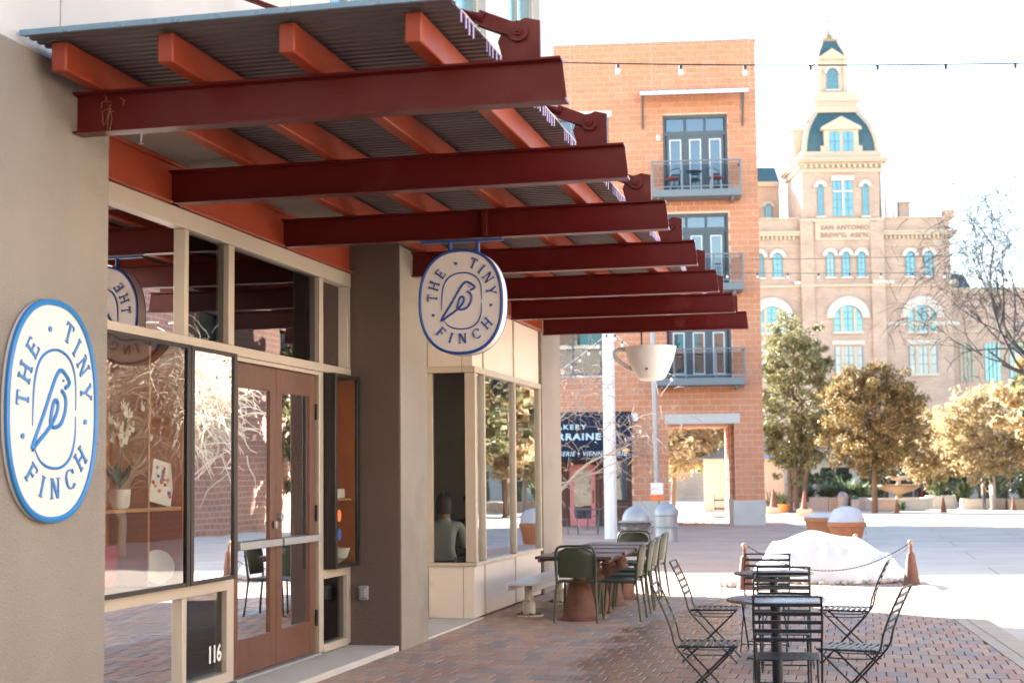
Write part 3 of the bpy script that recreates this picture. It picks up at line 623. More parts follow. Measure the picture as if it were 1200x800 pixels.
BIRD = [(365, 374), (392, 355), (347, 322), (318, 338), (285, 390), (250, 452), (186, 556), (228, 530), (272, 500), (312, 462), (327, 430), (318, 412), (302, 420), (290, 455), (286, 480), (305, 492), (342, 482), (366, 448), (372, 415), (362, 392), (345, 382)]
def oval_sign(name, label, loc, rz, hw, hh, th, ink, both):
    t = thing(name, label, 'sign', loc, rz)          # local: x right, z up, face towards -y
    def U(px, py): return ((px-SG[0])/SG[2]*hw, -(py-SG[1])/SG[3]*hh)
    N = 72; e = 2/2.35
    def sup(k, sx, sz): a = 2*PI*k/N; c, s_ = math.cos(a), math.sin(a); return (sx*math.copysign(abs(c)**e, c), sz*math.copysign(abs(s_)**e, s_))
    b = B(); b.prism([sup(k, hw, hh) for k in range(N)], 'xz', 0, th); b.build('panel', SIGNW, t, 0.004, smooth=40)
    sides = [(-1, 0.0)]+([(1, th)] if both else [])
    b = B(); rim = 0.013*hh/0.43
    for sg, y0 in sides: b.tube([(x, y0+sg*0.001, z) for x, z in (sup(k, hw-rim*0.7, hh-rim*0.7) for k in range(N))], rim, 6, closed=True)
    b.build('rim', ink, t)
    lh = 0.082*hh/0.43; st = 0.0062*hh/0.43
    for sg, y0 in sides:
        mir = -sg   # text on the rear side reads correctly from behind
        for (ch, px, py, ang) in LET:
            u, w = U(px, py); a = math.radians(ang); b = B()
            for i, q in enumerate(stroke_rects(ch)):
                poly = []
                for (x, z) in q:
                    x *= lh*0.95; z *= lh; X, Z = u+x*math.cos(a)-z*math.sin(a), w+x*math.sin(a)+z*math.cos(a); poly.append((mir*X, Z))
                dd = 0.008+0.0004*i
                b.prism(poly, 'xz', min(y0, y0+sg*dd), max(y0, y0+sg*dd))
            b.build('letter', ink, t, smooth=0)
        for (px, py) in DOTS:
            u, w = U(px, py); b = B(); b.tube([(mir*u, y0, w), (mir*u, y0+sg*0.008, w)], 0.0115*hh/0.43, 10); b.build('dot', ink, t)
        for nm, P, rr in (('arch_line', ARCH1, st), ('arch_line', ARCH2, st), ('bird_outline', BIRD, st*1.45)):
            pp = [(mir*U(*p)[0], y0+sg*0.002, U(*p)[1]) for p in P]; pp = smoothpts(pp, 5)
            n = len(pp); rad = [rr*(0.45+0.55*min(1, 4*min(k, n-1-k)/n)) for k in range(n)] if nm == 'arch_line' else [rr]*n
            b = B(); b.tube(pp, rad, 6); b.build(nm, ink, t)
        u, w = U(357, 352); b = B(); b.tube([(mir*u, y0, w), (mir*u, y0+sg*0.008, w)], 0.006*hh/0.43, 8); b.build('bird_eye', ink, t)
    return t
hs = oval_sign('hanging_sign', 'oval white sign with blue lettering and finch hanging below the beam', (-3.165, 11.67, 3.03), 0, 0.355, 0.43, 0.15, SIGNB, True)
b = B()
b.box(-0.36, 0.34, 0.05, 0.10, 0.500, 0.518); b.tube([(-0.11, 0.075, 0.40), (-0.11, 0.075, 0.51)], 0.017, 8); b.tube([(0.13, 0.075, 0.40), (0.13, 0.075, 0.51)], 0.017, 8); b.build('bracket', SIGNB, hs)
oval_sign('wall_sign', 'large oval white sign with raised blue lettering and finch on stucco wall', (-4.268, 7.29, 1.985), PI/2, 0.465, 0.60, 0.028, SIGNB2, False)
# ================================================================== hanging cup
cup = thing('hanging_cup', 'big white coffee cup hanging on two rods below the last beam', 'cup sign', (-2.79, 20.15, 2.89))
b = B(); prof = [(0.0, 0.02), (0.10, 0.0), (0.155, 0.008), (0.19, 0.035), (0.255, 0.15), (0.31, 0.29), (0.352, 0.45), (0.35, 0.462), (0.332, 0.45), (0.29, 0.29), (0.23, 0.14), (0.16, 0.06), (0, 0.05)]
b.lathe((0, 0, 0), prof, 36); b.build('bowl', WHITE, cup, smooth=60)
b = B(); hp = smoothpts([(-0.32, 0, 0.425), (-0.42, 0, 0.435), (-0.485, 0, 0.40), (-0.48, 0, 0.33), (-0.41, 0, 0.25), (-0.32, 0, 0.19), (-0.23, 0, 0.14)], 6); b.tube(hp, [0.032]*len(hp), 8); b.build('handle', WHITE, cup, smooth=60)
b = B(); b.tube([(-0.12, 0, 0.3), (-0.12, 0, 0.70)], 0.014, 6); b.build('rod', STEEL, cup); b = B(); b.tube([(0.25, 0, 0.3), (0.25, 0, 0.70)], 0.014, 6); b.build('rod', STEEL, cup)
b = B(); b.tube([(-0.02, -0.262, 0.145), (-0.02, -0.27, 0.145)], 0.018, 8); b.build('maker_mark', DGREY, cup)
# ================================================================== furniture
def green_chair():
    t = thing('green_chair', '', 'chair'); r = 0.0145   # faces +y, back at -y
    zs = 0.45
    b = B(); pts = []     # bent shell back with rounded corners
    for iz in range(9):
        z = 0.49+0.33*iz/8; y = -0.205-0.055*(iz/8)
        hw = 0.205 if 0.1 < iz/8 < 0.75 else (0.19 if iz/8 <= 0.1 else 0.205-0.10*((iz/8-0.75)/0.25)**2)
        pts.append([(hw*(2*k/8-1), y-0.045*(1-(2*k/8-1)**2), z) for k in range(9)])
    v = [p for g in pts for p in g]; nv = len(v); v += [(x, y+0.008, z) for x, y, z in v]
    f = [(i*9+k, i*9+k+1, i*9+9+k+1, i*9+9+k) for i in range(8) for k in range(8)]; f += [tuple(nv+j for j in q[::-1]) for q in f]
    edge = [k for k in range(9)]+[i*9+8 for i in range(1, 9)]+[72+k for k in range(7, -1, -1)]+[i*9 for i in range(7, 0, -1)]
    f += [(edge[i], edge[(i+1) % len(edge)], nv+edge[(i+1) % len(edge)], nv+edge[i]) for i in range(len(edge))]
    b.add(v, f); b.build('backrest', GREENM, t, smooth=60)
    b = B(); hoop = smoothpts([(-0.215, -0.215, 0.40), (-0.222, -0.235, 0.6), (-0.222, -0.255, 0.74), (-0.19, -0.275, 0.82), (-0.1, -0.30, 0.838), (0, -0.305, 0.84), (0.1, -0.30, 0.838), (0.19, -0.275, 0.82), (0.222, -0.255, 0.74), (0.222, -0.235, 0.6), (0.215, -0.215, 0.40)], 4)
    b.tube(hoop, r, 8); b.build('back_hoop', GREENM, t, smooth=60)
    b = B(); v = []; n = 10
    for iy in range(n+1):
        yy = -0.21+0.43*iy/n; hw = 0.215+0.015*math.sin(PI*iy/n)-(0.05*((iy/n-0.85)/0.15)**2 if iy/n > 0.85 else 0)
        for k in range(7): u = 2*k/6-1; v.append((hw*u, yy, zs-0.014*(1-u*u)*math.sin(PI*iy/n)-(0.02*((iy/n-0.8)/0.2)**2 if iy/n > 0.8 else 0)))
    nv = len(v); v += [(x, y, z-0.014) for x, y, z in v]; f = [(i*7+k, i*7+k+1, i*7+8+k, i*7+7+k) for i in range(n) for k in range(6)]; f += [tuple(nv+j for j in q[::-1]) for q in f]
    edge = [k for k in range(7)]+[i*7+6 for i in range(1, n+1)]+[n*7+k for k in range(5, -1, -1)]+[i*7 for i in range(n-1, 0, -1)]
    f += [(edge[i], edge[(i+1) % len(edge)], nv+edge[(i+1) % len(edge)], nv+edge[i]) for i in range(len(edge))]
    b.add(v, f); b.build('seat', GREENM, t, smooth=60)
    for sx in (-1, 1):
        b = B(); b.tube([(sx*0.215, -0.215, 0.44), (sx*0.24, -0.27, 0.0)], [r, r*0.85], 8); b.build('leg', GREENM, t)
        b = B(); b.tube([(sx*0.205, 0.18, 0.435), (sx*0.225, 0.225, 0.0)], [r, r*0.85], 8); b.build('leg', GREENM, t)
        b = B(); b.tube([(sx*0.212, -0.215, 0.425), (sx*0.206, 0.185, 0.425)], 0.011, 6); b.build('seat_rail', GREENM, t)
    return t
gc = green_chair(); gk = KIDS(gc); GG = 'green metal chairs at the slat tables'
gc.location = (-3.12, 16.48, 0); gc['group'] = GG; gc['label'] = 'olive green metal chair at the table end, its back towards the dark pillar'
for (x, y, a, l) in ((-2.71, 16.72, 90, 'olive green metal chair on the street side, first from the dark pillar end'), (-2.74, 17.62, 93, 'olive green metal chair on the street side, second from the dark pillar end'), (-2.80, 18.55, 90, 'olive green metal chair on the street side, third from the dark pillar end'),
                    (-2.87, 19.86, 86, 'olive green metal chair on the street side, pulled out near the sunlit strip'), (-3.13, 20.35, 180, 'olive green metal chair at the far table end, facing the dark pillar')):
    dup(gc, (x, y, 0), math.radians(a), l, GG, gk)
def slat_table():
    t = thing('slat_table', '', 'table')
    for i in range(6):
        b = B(); x = -0.375+0.125*i+0.004; b.box(-0.43, 0.43, x, x+0.115, 0.69, 0.722); b.build('slat', mat('table_slat', (0.07, 0.045, 0.045), 0.35, var=0.3, vscale=6, island=0.15), t, 0.004)
    b = B(); b.box(-0.40, -0.36, -0.36, 0.36, 0.655, 0.688).box(0.36, 0.40, -0.36, 0.36, 0.655, 0.688).box(-0.359, 0.359, -0.03, 0.03, 0.655, 0.688); b.build('top_frame', RUST, t, 0.003)
    b = B(); b.lathe((0, 0, 0), [(0.235, 0), (0.235, 0.012), (0.205, 0.03), (0.19, 0.06), (0.155, 0.24), (0.115, 0.42), (0.11, 0.44), (0.0, 0.44)], 24); b.build('cone_base', RUST, t)
    b = B(); b.lathe((0, 0, 0.42), [(0.075, 0), (0.075, 0.06), (0.095, 0.065), (0.095, 0.1), (0.075, 0.105), (0.07, 0.17), (0.10, 0.18), (0.10, 0.2), (0.14, 0.215), (0.14, 0.234), (0, 0.234)], 18); b.build('column', RUST, t)
    return t
st = slat_table(); sk = KIDS(st); GT = 'slat tables in a row by the bay window'
for i, y in enumerate((16.62, 17.58, 18.54, 19.50)):
    l = 'dark slat table on rusty cone pedestal, %s from the dark pillar end of row' % ['first', 'second', 'third', 'fourth'][i]
    if i == 0: st.location = (-3.15, y, 0); st['label'] = l; st['group'] = GT
    else: dup(st, (-3.15, y, 0), 0, l, GT, sk)
# bench along the bay
bn = thing('bench', 'long pale bench on rust flecked pipe feet below the bay window', 'bench', (-3.82, 18.2, 0))
b = B(); b.box(-0.165, 0.165, -1.65, 1.6, 0.375, 0.40).box(0.14, 0.165, -1.65, 1.6, 0.31, 0.374).box(-0.165, -0.14, -1.65, 1.6, 0.31, 0.374); b.build('seat', mat('bench_pale_paint', (0.55, 0.56, 0.58), 0.35, var=0.12, vscale=3), bn, 0.004)
for y in (-1.2, 0.55, 1.3):
    b = B(); b.lathe((0, y, 0), [(0.165, 0.0), (0.165, 0.018), (0.075, 0.022), (0.075, 0.17), (0.06, 0.175), (0.052, 0.18), (0.052, 0.374), (0, 0.374)], 18); p_ = b.build('pipe_foot', RUSTW, bn)
    b = B(); b.lathe((0, y, 0.018), [(0.158, 0), (0.158, 0.003), (0.08, 0.006), (0.08, 0)], 16)
    for k in range(5): b.lathe((0.125*math.cos(k*1.26), y+0.125*math.sin(k*1.26), 0.02), [(0.014, 0), (0.014, 0.022), (0.0, 0.024)], 6)
    b.build('flange', RUST, p_)
# ---- bistro chairs and tables
def bistro_chair():
    t = thing('bistro_chair', '', 'chair'); r = 0.0075      # faces +y
    def back(z): k = (z-0.44)/0.41; return -0.20-0.10*k-0.06*k*k
    for sx in (-1, 1):
        b = B(); x = 0.205*sx
        b.tube(smoothpts([(x*1.0, back(0.85), 0.85), (x*1.02, back(0.7), 0.7), (x, back(0.55), 0.55), (x, -0.20, 0.44), (x, -0.08, 0.30), (x, 0.20, 0.0)], 5), r, 6); b.build('leg', BLACKM, t)
        b = B(); x = 0.185*sx; b.tube(smoothpts([(x, 0.20, 0.445), (x, 0.12, 0.36), (x, -0.1, 0.15), (x, -0.27, 0.0)], 4), r, 6); b.build('leg', BLACKM, t)
        b = B(); x = 0.195*sx; b.tube([(x, -0.205, 0.44), (x, 0.21, 0.445)], r, 6); b.tube(smoothpts([(x*0.8, -0.14, 0.43), (x*0.8, -0.16, 0.40), (x*0.8, -0.1, 0.385), (x*0.8, 0.1, 0.385), (x*0.8, 0.17, 0.40), (x*0.8, 0.15, 0.43)], 3), 0.004, 5); b.build('seat_rail', BLACKM, t)
    b = B(); b.tube(smoothpts([(-0.205, back(0.80), 0.80), (-0.203, back(0.84), 0.84), (-0.18, back(0.853), 0.853), (0.18, back(0.853), 0.853), (0.203, back(0.84), 0.84), (0.205, back(0.80), 0.80)], 4), r, 6); b.build('top_rail', BLACKM, t)
    for z in (0.80, 0.745, 0.69, 0.635, 0.58):
        b = B(); b.obox((0, back(z), z), (0.405, 0.005, 0.023), Matrix.Rotation(0.3, 3, 'X')); b.build('back_slat', BLACKM, t)
    for i in range(9):
        y = -0.18+0.046*i; b = B(); b.box(-0.192, 0.192, y, y+0.028, 0.447, 0.452); b.build('seat_slat', BLACKM, t)
    b = B(); b.tube([(-0.185, -0.20, 0.055), (0.185, -0.20, 0.055)], 0.006, 5).tube([(-0.205, 0.14, 0.065), (0.205, 0.14, 0.065)], 0.006, 5); b.build('stretcher', BLACKM, t)
    return t
bc = bistro_chair(); bk = KIDS(bc); GB = 'black slatted folding chairs round the bistro tables'
first = True
for tx, ty, w, offs in ((-0.62, 10.58, 'near the dark pillar side', ((0.12, -0.86, 3), (0.0, 0.62, 182), (-0.46, -0.16, -88), (0.52, -0.24, 80))), (-0.80, 13.38, 'beside the covered mound', ((0.13, -0.73, 2), (-0.12, 0.58, 178), (-0.50, -0.20, -90), (0.62, -0.12, 86)))):
    for i, (dx, dy, a) in enumerate(offs):
        l = ['folding chair facing the mound at the %s', 'folding chair facing away from the mound at the %s', 'folding chair on the shop side of the %s', 'folding chair on the road side of the %s'][i]
        l = l % ('fully shaded bistro table' if ty < 12 else 'bistro table nearer the mound')
        if first: bc.location = (tx+dx, ty+dy, 0); bc.rotation_euler.z = math.radians(a); bc['label'] = l; bc['group'] = GB; first = False
        else: dup(bc, (tx+dx, ty+dy, 0), math.radians(a), l, GB, bk)
def bistro_table():
    t = thing('bistro_table', '', 'table')
    b = B(); b.lathe((0, 0, 0.722), [(0.33, 0), (0.345, 0.006), (0.345, 0.018), (0.335, 0.022), (0.0, 0.022)], 40); b.build('top', mat('table_top_grey', (0.16, 0.15, 0.15), 0.28, var=0.15, vscale=7), t)
    b = B(); b.tube([(0, 0, 0.02), (0, 0, 0.722)], 0.036, 16); b.build('post', BLACKM, t)
    b = B(); b.lathe((0, 0, 0), [(0.24, 0), (0.24, 0.012), (0.06, 0.03), (0.04, 0.05), (0.0, 0.05)], 28); b.build('base_plate', BLACKM, t)
    return t
bt = bistro_table(); tk = KIDS(bt); bt.location = (-0.62, 10.58, 0); bt['group'] = 'round bistro tables'; bt['label'] = 'round bistro table standing wholly in shade, farther from the covered mound'
dup(bt, (-0.80, 13.38, 0), 0, 'round bistro table nearer the covered mound and the chained bollards', 'round bistro tables', tk)
# ================================================================== orange block building with bakery
KB = 1.159; RZB = 0.143
blk = thing('brick_building', 'orange block apartment building with grey balconies over a bakery and passage', 'building', (-3.59, 55.81, gz(55.81)), RZB)
def pb_(): return B((0, 0, 0), KB)
OPS = [(-3.02, -0.90, -1, 3.24), (-3.02, -0.93, 10.62, 13.3), (-3.02, -0.96, 7.55, 10.05), (-3.02, -0.94, 4.62, 7.0), (-6.75, -4.78, 10.9, 13.3), (-7.0, -5.09, 4.85, 7.2), (-6.75, -4.78, 7.7, 10.1), (-8.7, -4.2, -1, 3.05)]
b = pb_()
for r in holes(-29, 0, 0, 15.7, OPS): b.box(r[0], r[1], 0.0, 0.36, r[2], r[3])
fw = b.build('front_wall', MORTAR, blk, smooth=0)
bricks = []; bw, bh = 0.38, 0.19; z = 0.79; rowi = 0
while z < 15.68:
    z1 = min(z+bh, 15.69); x = -8.9+(0.5*bw if rowi % 2 else 0)
    while x < 0:
        segs = [(max(x, -8.9)+0.012, min(x+bw, 0.015)-0.012)]
        for (a, c, u, w) in OPS:
            if u < (z+z1)/2 < w:
                ns = []
                for (p, q) in segs:
                    if q <= a or p >= c: ns.append((p, q))
                    else:
                        if p < a-0.03: ns.append((p, a-0.002))
                        if q > c+0.03: ns.append((c+0.002, q))
                segs = ns
        for (p, q) in segs:
            if q-p > 0.04: bricks.append((p, q, z+0.011, z1-0.011))
        x += bw
    z = z1; rowi += 1
bb0 = pb_(); bb0.box(-(bw-0.024)/2, (bw-0.024)/2, -0.02, 0.02, -(bh-0.022)/2, (bh-0.022)/2); bme = bb0.mesh('brick', smooth=0); bme.materials.append(BRICK)
rest = pb_(); cnt = 0
for (p, q, u, w) in bricks:
    if cnt < 300 and abs((q-p)-(bw-0.024)) < 1e-4 and abs((w-u)-(bh-0.022)) < 1e-4 and p > -4.15 and u > 0.8:
        o = link('brick', bme, fw); o.location = ((p+q)/2*KB, rng.uniform(-0.004, 0.004), (u+w)/2*KB); cnt += 1
    else: dy = rng.uniform(-0.0035, 0.0035); rest.box(p, q, -0.02+dy, 0.02, u, w)
rest.build('brick_field', BRICK, fw, smooth=0, kind='stuff')
b = pb_(); b.box(-29, -3.025, 0.9, 5.2, 0, 3.2).box(-29, 0, 0.9, 5.2, 3.6, 15.6).box(-29, -8.72, 0.37, 0.9, 0, 15.6).box(-0.3, -0.005, 0.362, 5.19, 3.6, 15.6); b.build('rear_mass', BRICKFAR, blk)
b = pb_(); b.box(-29, 0.0, 0.362, 5.2, 3.25, 3.58); b.build('passage_ceiling', mat('passage_soffit', (0.40, 0.24, 0.14), 0.8), blk)
for y0 in (1.5, 3.0, 4.55):
    b = pb_(); b.box(-0.95, -0.3, y0, y0+0.6, 0.8, 3.24); b.build('pier', BRICKFAR, blk)
    b = pb_(); b.box(-0.98, -0.28, y0-0.03, y0+0.63, -0.1, 0.8); b.build('pier_base', STONE2, blk, 0.01)
b = pb_(); b.box(-0.30, -0.005, 0.362, 1.4, 0.8, 3.24); b.build('pier', BRICKFAR, blk)
for (a, c) in ((-0.98, 0.03), (-4.2, -3.0)):
    b = pb_(); b.box(a, c, -0.05, 0.40, -0.3, 0.775); b.build('stone_base', STONE2, blk, 0.012)
b = pb_(); b.box(-3.12, -0.72, -0.04, 0.36, 3.242, 3.56); b.build('lintel', mat('lintel_concrete', (0.60, 0.57, 0.53), 0.85), blk, 0.01)
b = pb_(); b.box(-6.85, -4.66, -0.04, 0.36, 13.302, 13.5); b.build('lintel', MATS['lintel_concrete'], blk, 0.01)
b = pb_(); b.box(-29.1, 0.06, -0.08, 0.5, 15.7, 15.93).box(-29.1, 0.06, 0.501, 5.3, 15.62, 15.9); b.build('coping', GALV2, blk, 0.01)
for x in (-6.0, -3.35, -0.2):
    b = pb_(); b.box(x, x+0.012, -0.026, -0.021, 9.5 if x < -4 else 13.9, 15.69); b.build('control_joint', MORTAR, fw)
FRM = mat('grey_window_frame', (0.085, 0.11, 0.13), 0.5); 
PANEB = glass('balcony_glass', (0.5, 0.6, 0.65), 1.65, 0.06)
def french(x0, x1, z0, z1, zt):
    f = pb_(); f.box(x0, x1, 0.16, 0.24, z1-0.09, z1).box(x0, x0+0.08, 0.16, 0.24, z0, z1-0.09).box(x1-0.08, x1, 0.16, 0.24, z0, z1-0.09).box(x0+0.08, x1-0.08, 0.155, 0.245, zt-0.08, zt+0.06)
    w3 = (x1-x0-0.16)/3
    for k in (1, 2): f.box(x0+0.08+w3*k-0.035, x0+0.08+w3*k+0.035, 0.158, 0.242, z0, zt-0.08).box(x0+0.08+w3*k-0.02, x0+0.08+w3*k+0.02, 0.158, 0.242, zt+0.06, z1-0.09)
    fo = f.build('window', FRM, blk)
    for k in range(3):
        a = x0+0.08+w3*k+0.04; c = a+w3-0.08
        g = pb_(); g.box(a, c, 0.215, 0.225, zt+0.06, z1-0.09); g.build('pane', PANEB, fo)
        d = pb_(); s = 0.09; e = 0.035
        d.box(a, a+s, 0.17, 0.235, z0, zt-0.08).box(c-s, c, 0.17, 0.235, z0, zt-0.08).box(a+s, c-s, 0.17, 0.235, z0, z0+0.22).box(a+s, c-s, 0.17, 0.235, zt-0.2, zt-0.08); do = d.build('door_leaf', FRM, blk)
        d = pb_(); d.box(a+s, a+s+e, 0.175, 0.23, z0+0.22, zt-0.2).box(c-s-e, c-s, 0.175, 0.23, z0+0.22, zt-0.2).box(a+s+e, c-s-e, 0.175, 0.23, z0+0.22, z0+0.22+e).box(a+s+e, c-s-e, 0.175, 0.23, zt-0.2-e, zt-0.2); d.build('white_bead', WHITE, do)
        g = pb_(); g.box(a+s+e, c-s-e, 0.20, 0.21, z0+0.22+e, zt-0.2-e); g.build('pane', PANEB, do)
    r = pb_(); r.box(x0, x1, 0.7, 0.75, z0, z1); r.build('curtain', BLIND, fo)
french(-3.02, -0.93, 10.62, 13.3, 12.72); french(-3.02, -0.96, 7.55, 10.05, 9.55); french(-3.02, -0.94, 4.62, 7.0, 6.4)
for (x0, x1, z0, z1) in ((-6.75, -4.78, 10.9, 13.3), (-7.0, -5.09, 4.85, 7.2), (-6.75, -4.78, 7.7, 10.1)):
    f = pb_(); f.box(x0, x1, 0.16, 0.24, z1-0.07, z1).box(x0, x1, 0.16, 0.24, z0, z0+0.07).box(x0, x0+0.07, 0.16, 0.24, z0+0.07, z1-0.07).box(x1-0.07, x1, 0.16, 0.24, z0+0.07, z1-0.07).box((x0+x1)/2-0.03, (x0+x1)/2+0.03, 0.162, 0.238, z0+0.07, z1-0.07); fo = f.build('window', FRM, blk)
    g = pb_(); g.box(x0+0.07, x1-0.07, 0.2, 0.21, z0+0.07, z1-0.07); g.build('pane', PANEB, fo)
    g = pb_(); g.box(x0, x1, 0.7, 0.75, z0, z1); g.build('curtain', mat('dark_curtain', (0.07, 0.09, 0.1), 0.8), fo)
b = pb_(); b.box(-7.1, -5.0, -0.04, 0.15, 4.78, 4.848); b.build('window_sill', MATS['lintel_concrete'], blk)
# balconies
BALM = mat('balcony_grey', (0.17, 0.20, 0.22), 0.5, var=0.08)
for z0 in (10.44, 7.43, 4.43):
    s_ = pb_(); s_.box(-3.40, -0.58, -0.95, -0.022, z0, z0+0.22).box(-3.3, -0.68, -0.9, -0.022, z0+0.221, z0+0.235); so = s_.build('balcony', BALM, blk, 0.01)
    r = pb_(); zt = z0+1.12
    r.box(-3.41, -0.57, -0.96, -0.90, zt, zt+0.045).box(-3.41, -3.36, -0.899, -0.02, zt, zt+0.045).box(-0.62, -0.57, -0.899, -0.02, zt, zt+0.045)
    r.box(-3.39, -0.59, -0.95, -0.92, z0+0.30, z0+0.335).box(-3.39, -0.59, -0.945, -0.925, zt-0.09, zt-0.07); ro = r.build('railing', BALM, so)
    for x in (-3.38, -2.45, -1.5, -0.60):
        p_ = pb_(); p_.box(x-0.028, x+0.028, -0.955, -0.905, z0+0.22, zt); p_.build('railing_post', BALM, so)
    g = pb_(); g.box(-3.36, -0.62, -0.938, -0.932, z0+0.34, zt-0.1); g.build('railing_mesh', glass('rail_screen', (0.80, 0.82, 0.84), 1.15, 0.0) if 'rail_screen' not in MATS else MATS['rail_screen'], so)
    for x in (-3.2, -0.85):
        k = pb_(); k.box(x-0.04, x+0.04, -0.8, -0.022, z0-0.1, z0-0.001); k.build('bracket', BALM, so)
# little corrugated roof over the top balcony
r = pb_(); pts = []
for i in range(64):
    x = -3.74+3.44*i/63; dz = 0.03*(i % 2); pts.append((x, dz))
v = []; f = []
for (x, dz) in pts: v += [(x, -0.95, 13.80+dz), (x, -0.022, 14.12+dz)]
for i in range(63): f.append((2*i, 2*i+1, 2*i+3, 2*i+2))
r.add(v, f); rfo = r.build('balcony_roof', GALV2, blk, smooth=0)
sm = rfo.modifiers.new('thick', 'SOLIDIFY'); sm.thickness = 0.02
r = pb_(); r.box(-3.74, -0.3, -0.97, -0.952, 13.74, 13.86); r.build('roof_edge', GALV2, blk)
for x in (-3.66, -0.44):
    r = pb_(); r.box(x-0.025, x+0.025, -0.07, -0.022, 12.85, 13.98).bar((x, -0.06, 12.9), (x, -0.85, 13.78), 0.04, 0.04); r.build('roof_bracket', DGREY, blk)
b = pb_(); b.lathe((-3.17, -0.06, 12.45), [(0.05, 0), (0.07, 0.04), (0.07, 0.14), (0.05, 0.18), (0, 0.18)], 10); b.build('wall_lamp', WHITE, blk)
# balcony chairs with red cushions and a small table
mtx = Matrix.Translation(blk.location) @ Matrix.Rotation(RZB, 4, 'Z')
REDC = mat('red_cushion', (0.42, 0.05, 0.04), 0.8)
def wpt(x, y, z): return mtx @ Vector((x*KB, y*KB, z*KB))
for x, a, l in ((-2.75, -0.5, 'round back balcony chair with red cushion beside the wall lamp end'), (-1.35, 0.5, 'round back balcony chair with red cushion at the free corner of building')):
    t = thing('balcony_chair', l, 'chair', wpt(x, -0.5, 10.677), RZB+a, 'red cushioned balcony chairs')
    b = B(); b.lathe((0, 0, 0.44), [(0.22, 0), (0.25, 0.03), (0.25, 0.06), (0.2, 0.09), (0, 0.09)], 16); b.build('cushion', REDC, t)
    b = B(); b.tube(smoothpts([(-0.24, 0.05, 0.45), (-0.26, 0.2, 0.75), (-0.15, 0.27, 0.88), (0, 0.29, 0.92), (0.15, 0.27, 0.88), (0.26, 0.2, 0.75), (0.24, 0.05, 0.45)], 4), 0.014, 6); b.build('back_hoop', DARK, t)
    for sx in (-1, 1):
        for sy in (-1, 1): b = B(); b.tube([(0.17*sx, 0.17*sy, 0.45), (0.21*sx, 0.21*sy, 0)], 0.014, 6); b.build('leg', DARK, t)
t = thing('balcony_table', 'small dark table between the red cushioned balcony chairs', 'table', wpt(-2.05, -0.5, 10.677), RZB)
b = B(); b.lathe((0, 0, 0.72), [(0.3, 0), (0.3, 0.03), (0, 0.03)], 20); b.build('top', DARK, t)
for k in range(3): b = B(); b.tube([(0.1*math.cos(k*2.1), 0.1*math.sin(k*2.1), 0.72), (0.25*math.cos(k*2.1), 0.25*math.sin(k*2.1), 0)], 0.015, 6); b.build('leg', DARK, t)
# bakery shopfront
BW = mat('dark_stained_boards', (0.12, 0.045, 0.025), 0.6, var=0.3, vscale=4)
b = pb_()
for r in holes(-8.7, -4.2, -0.05, 3.05, [(-6.24, -5.36, -0.1, 2.0), (-5.14, -4.24, 0.77, 2.16), (-8.3, -6.5, 0.77, 2.16)]): b.box(r[0], r[1], 0.30, 0.42, r[2], r[3])
bs = b.build('bakery_front', BW, blk)
for x in (-8.5, -6.37, -5.29, -5.16, -4.23):
    b = pb_(); b.box(x-0.05, x+0.05 if x < -4.3 else x+0.028, 0.25, 0.299, -0.05, 3.04); b.build('pilaster', BW, bs)
d = pb_(); d.box(-6.22, -6.07, 0.31, 0.38, -0.03, 1.98).box(-5.53, -5.38, 0.31, 0.38, -0.03, 1.98).box(-6.07, -5.53, 0.31, 0.38, -0.03, 0.24).box(-6.07, -5.53, 0.31, 0.38, 1.80, 1.98); do = d.build('bakery_door', PINK, blk, 0.008)
g = pb_(); g.box(-6.07, -5.53, 0.34, 0.35, 0.24, 1.80); g.build('pane', PANEB, do)
g = pb_(); g.tube([(-5.46, 0.27, 0.75), (-5.46, 0.27, 1.15)], 0.018, 6).tube([(-5.46, 0.27, 0.78), (-5.46, 0.31, 0.78)], 0.012, 6).tube([(-5.46, 0.27, 1.12), (-5.46, 0.31, 1.12)], 0.012, 6); g.build('handle', DARK, do)
for (x0, x1) in ((-5.14, -4.24), (-8.3, -6.5)):
    f = pb_(); f.box(x0, x1, 0.29, 0.34, 2.08, 2.16).box(x0, x1, 0.29, 0.34, 0.77, 0.84).box(x0, x0+0.06, 0.29, 0.34, 0.84, 2.08).box(x1-0.06, x1, 0.29, 0.34, 0.84, 2.08); fo = f.build('window', DARK, blk)
    g = pb_(); g.box(x0+0.06, x1-0.06, 0.315, 0.325, 0.84, 2.08); g.build('pane', PANEB, fo)
    g = pb_(); n = 0
    for i in range(18):
        for xx in (x0+0.035, x1-0.035): g.lathe((xx, 0.27, 0.84+1.28*i/17), [(0, -0.018), (0.018, 0), (0, 0.018)], 6)
    for i in range(12): g.lathe((x0+0.05+(x1-x0-0.1)*i/11, 0.27, 2.12), [(0, -0.018), (0.018, 0), (0, 0.018)], 6)
    g.build('marquee_bulbs', mat('warm_bulb', (0.85, 0.70, 0.42), 0.3), fo, kind='stuff')
g = pb_(); g.box(-8.7, -4.2, 1.6, 1.65, 0, 3.05); g.build('bakery_back_wall', mat('bakery_inside', (0.16, 0.13, 0.10), 0.8, var=0.3, vscale=2), blk)
a = pb_(); AX0, AX1 = -8.75, -4.18
a.add([(AX0, -0.025, 3.67), (AX1, -0.025, 3.67), (AX1, -0.9, 2.5), (AX0, -0.9, 2.5), (AX0, -0.9, 2.12), (AX1, -0.9, 2.12), (AX0, -0.025, 2.5), (AX1, -0.025, 2.5)], [(0, 1, 2, 3), (3, 2, 5, 4), (1, 7, 2), (0, 3, 6)])
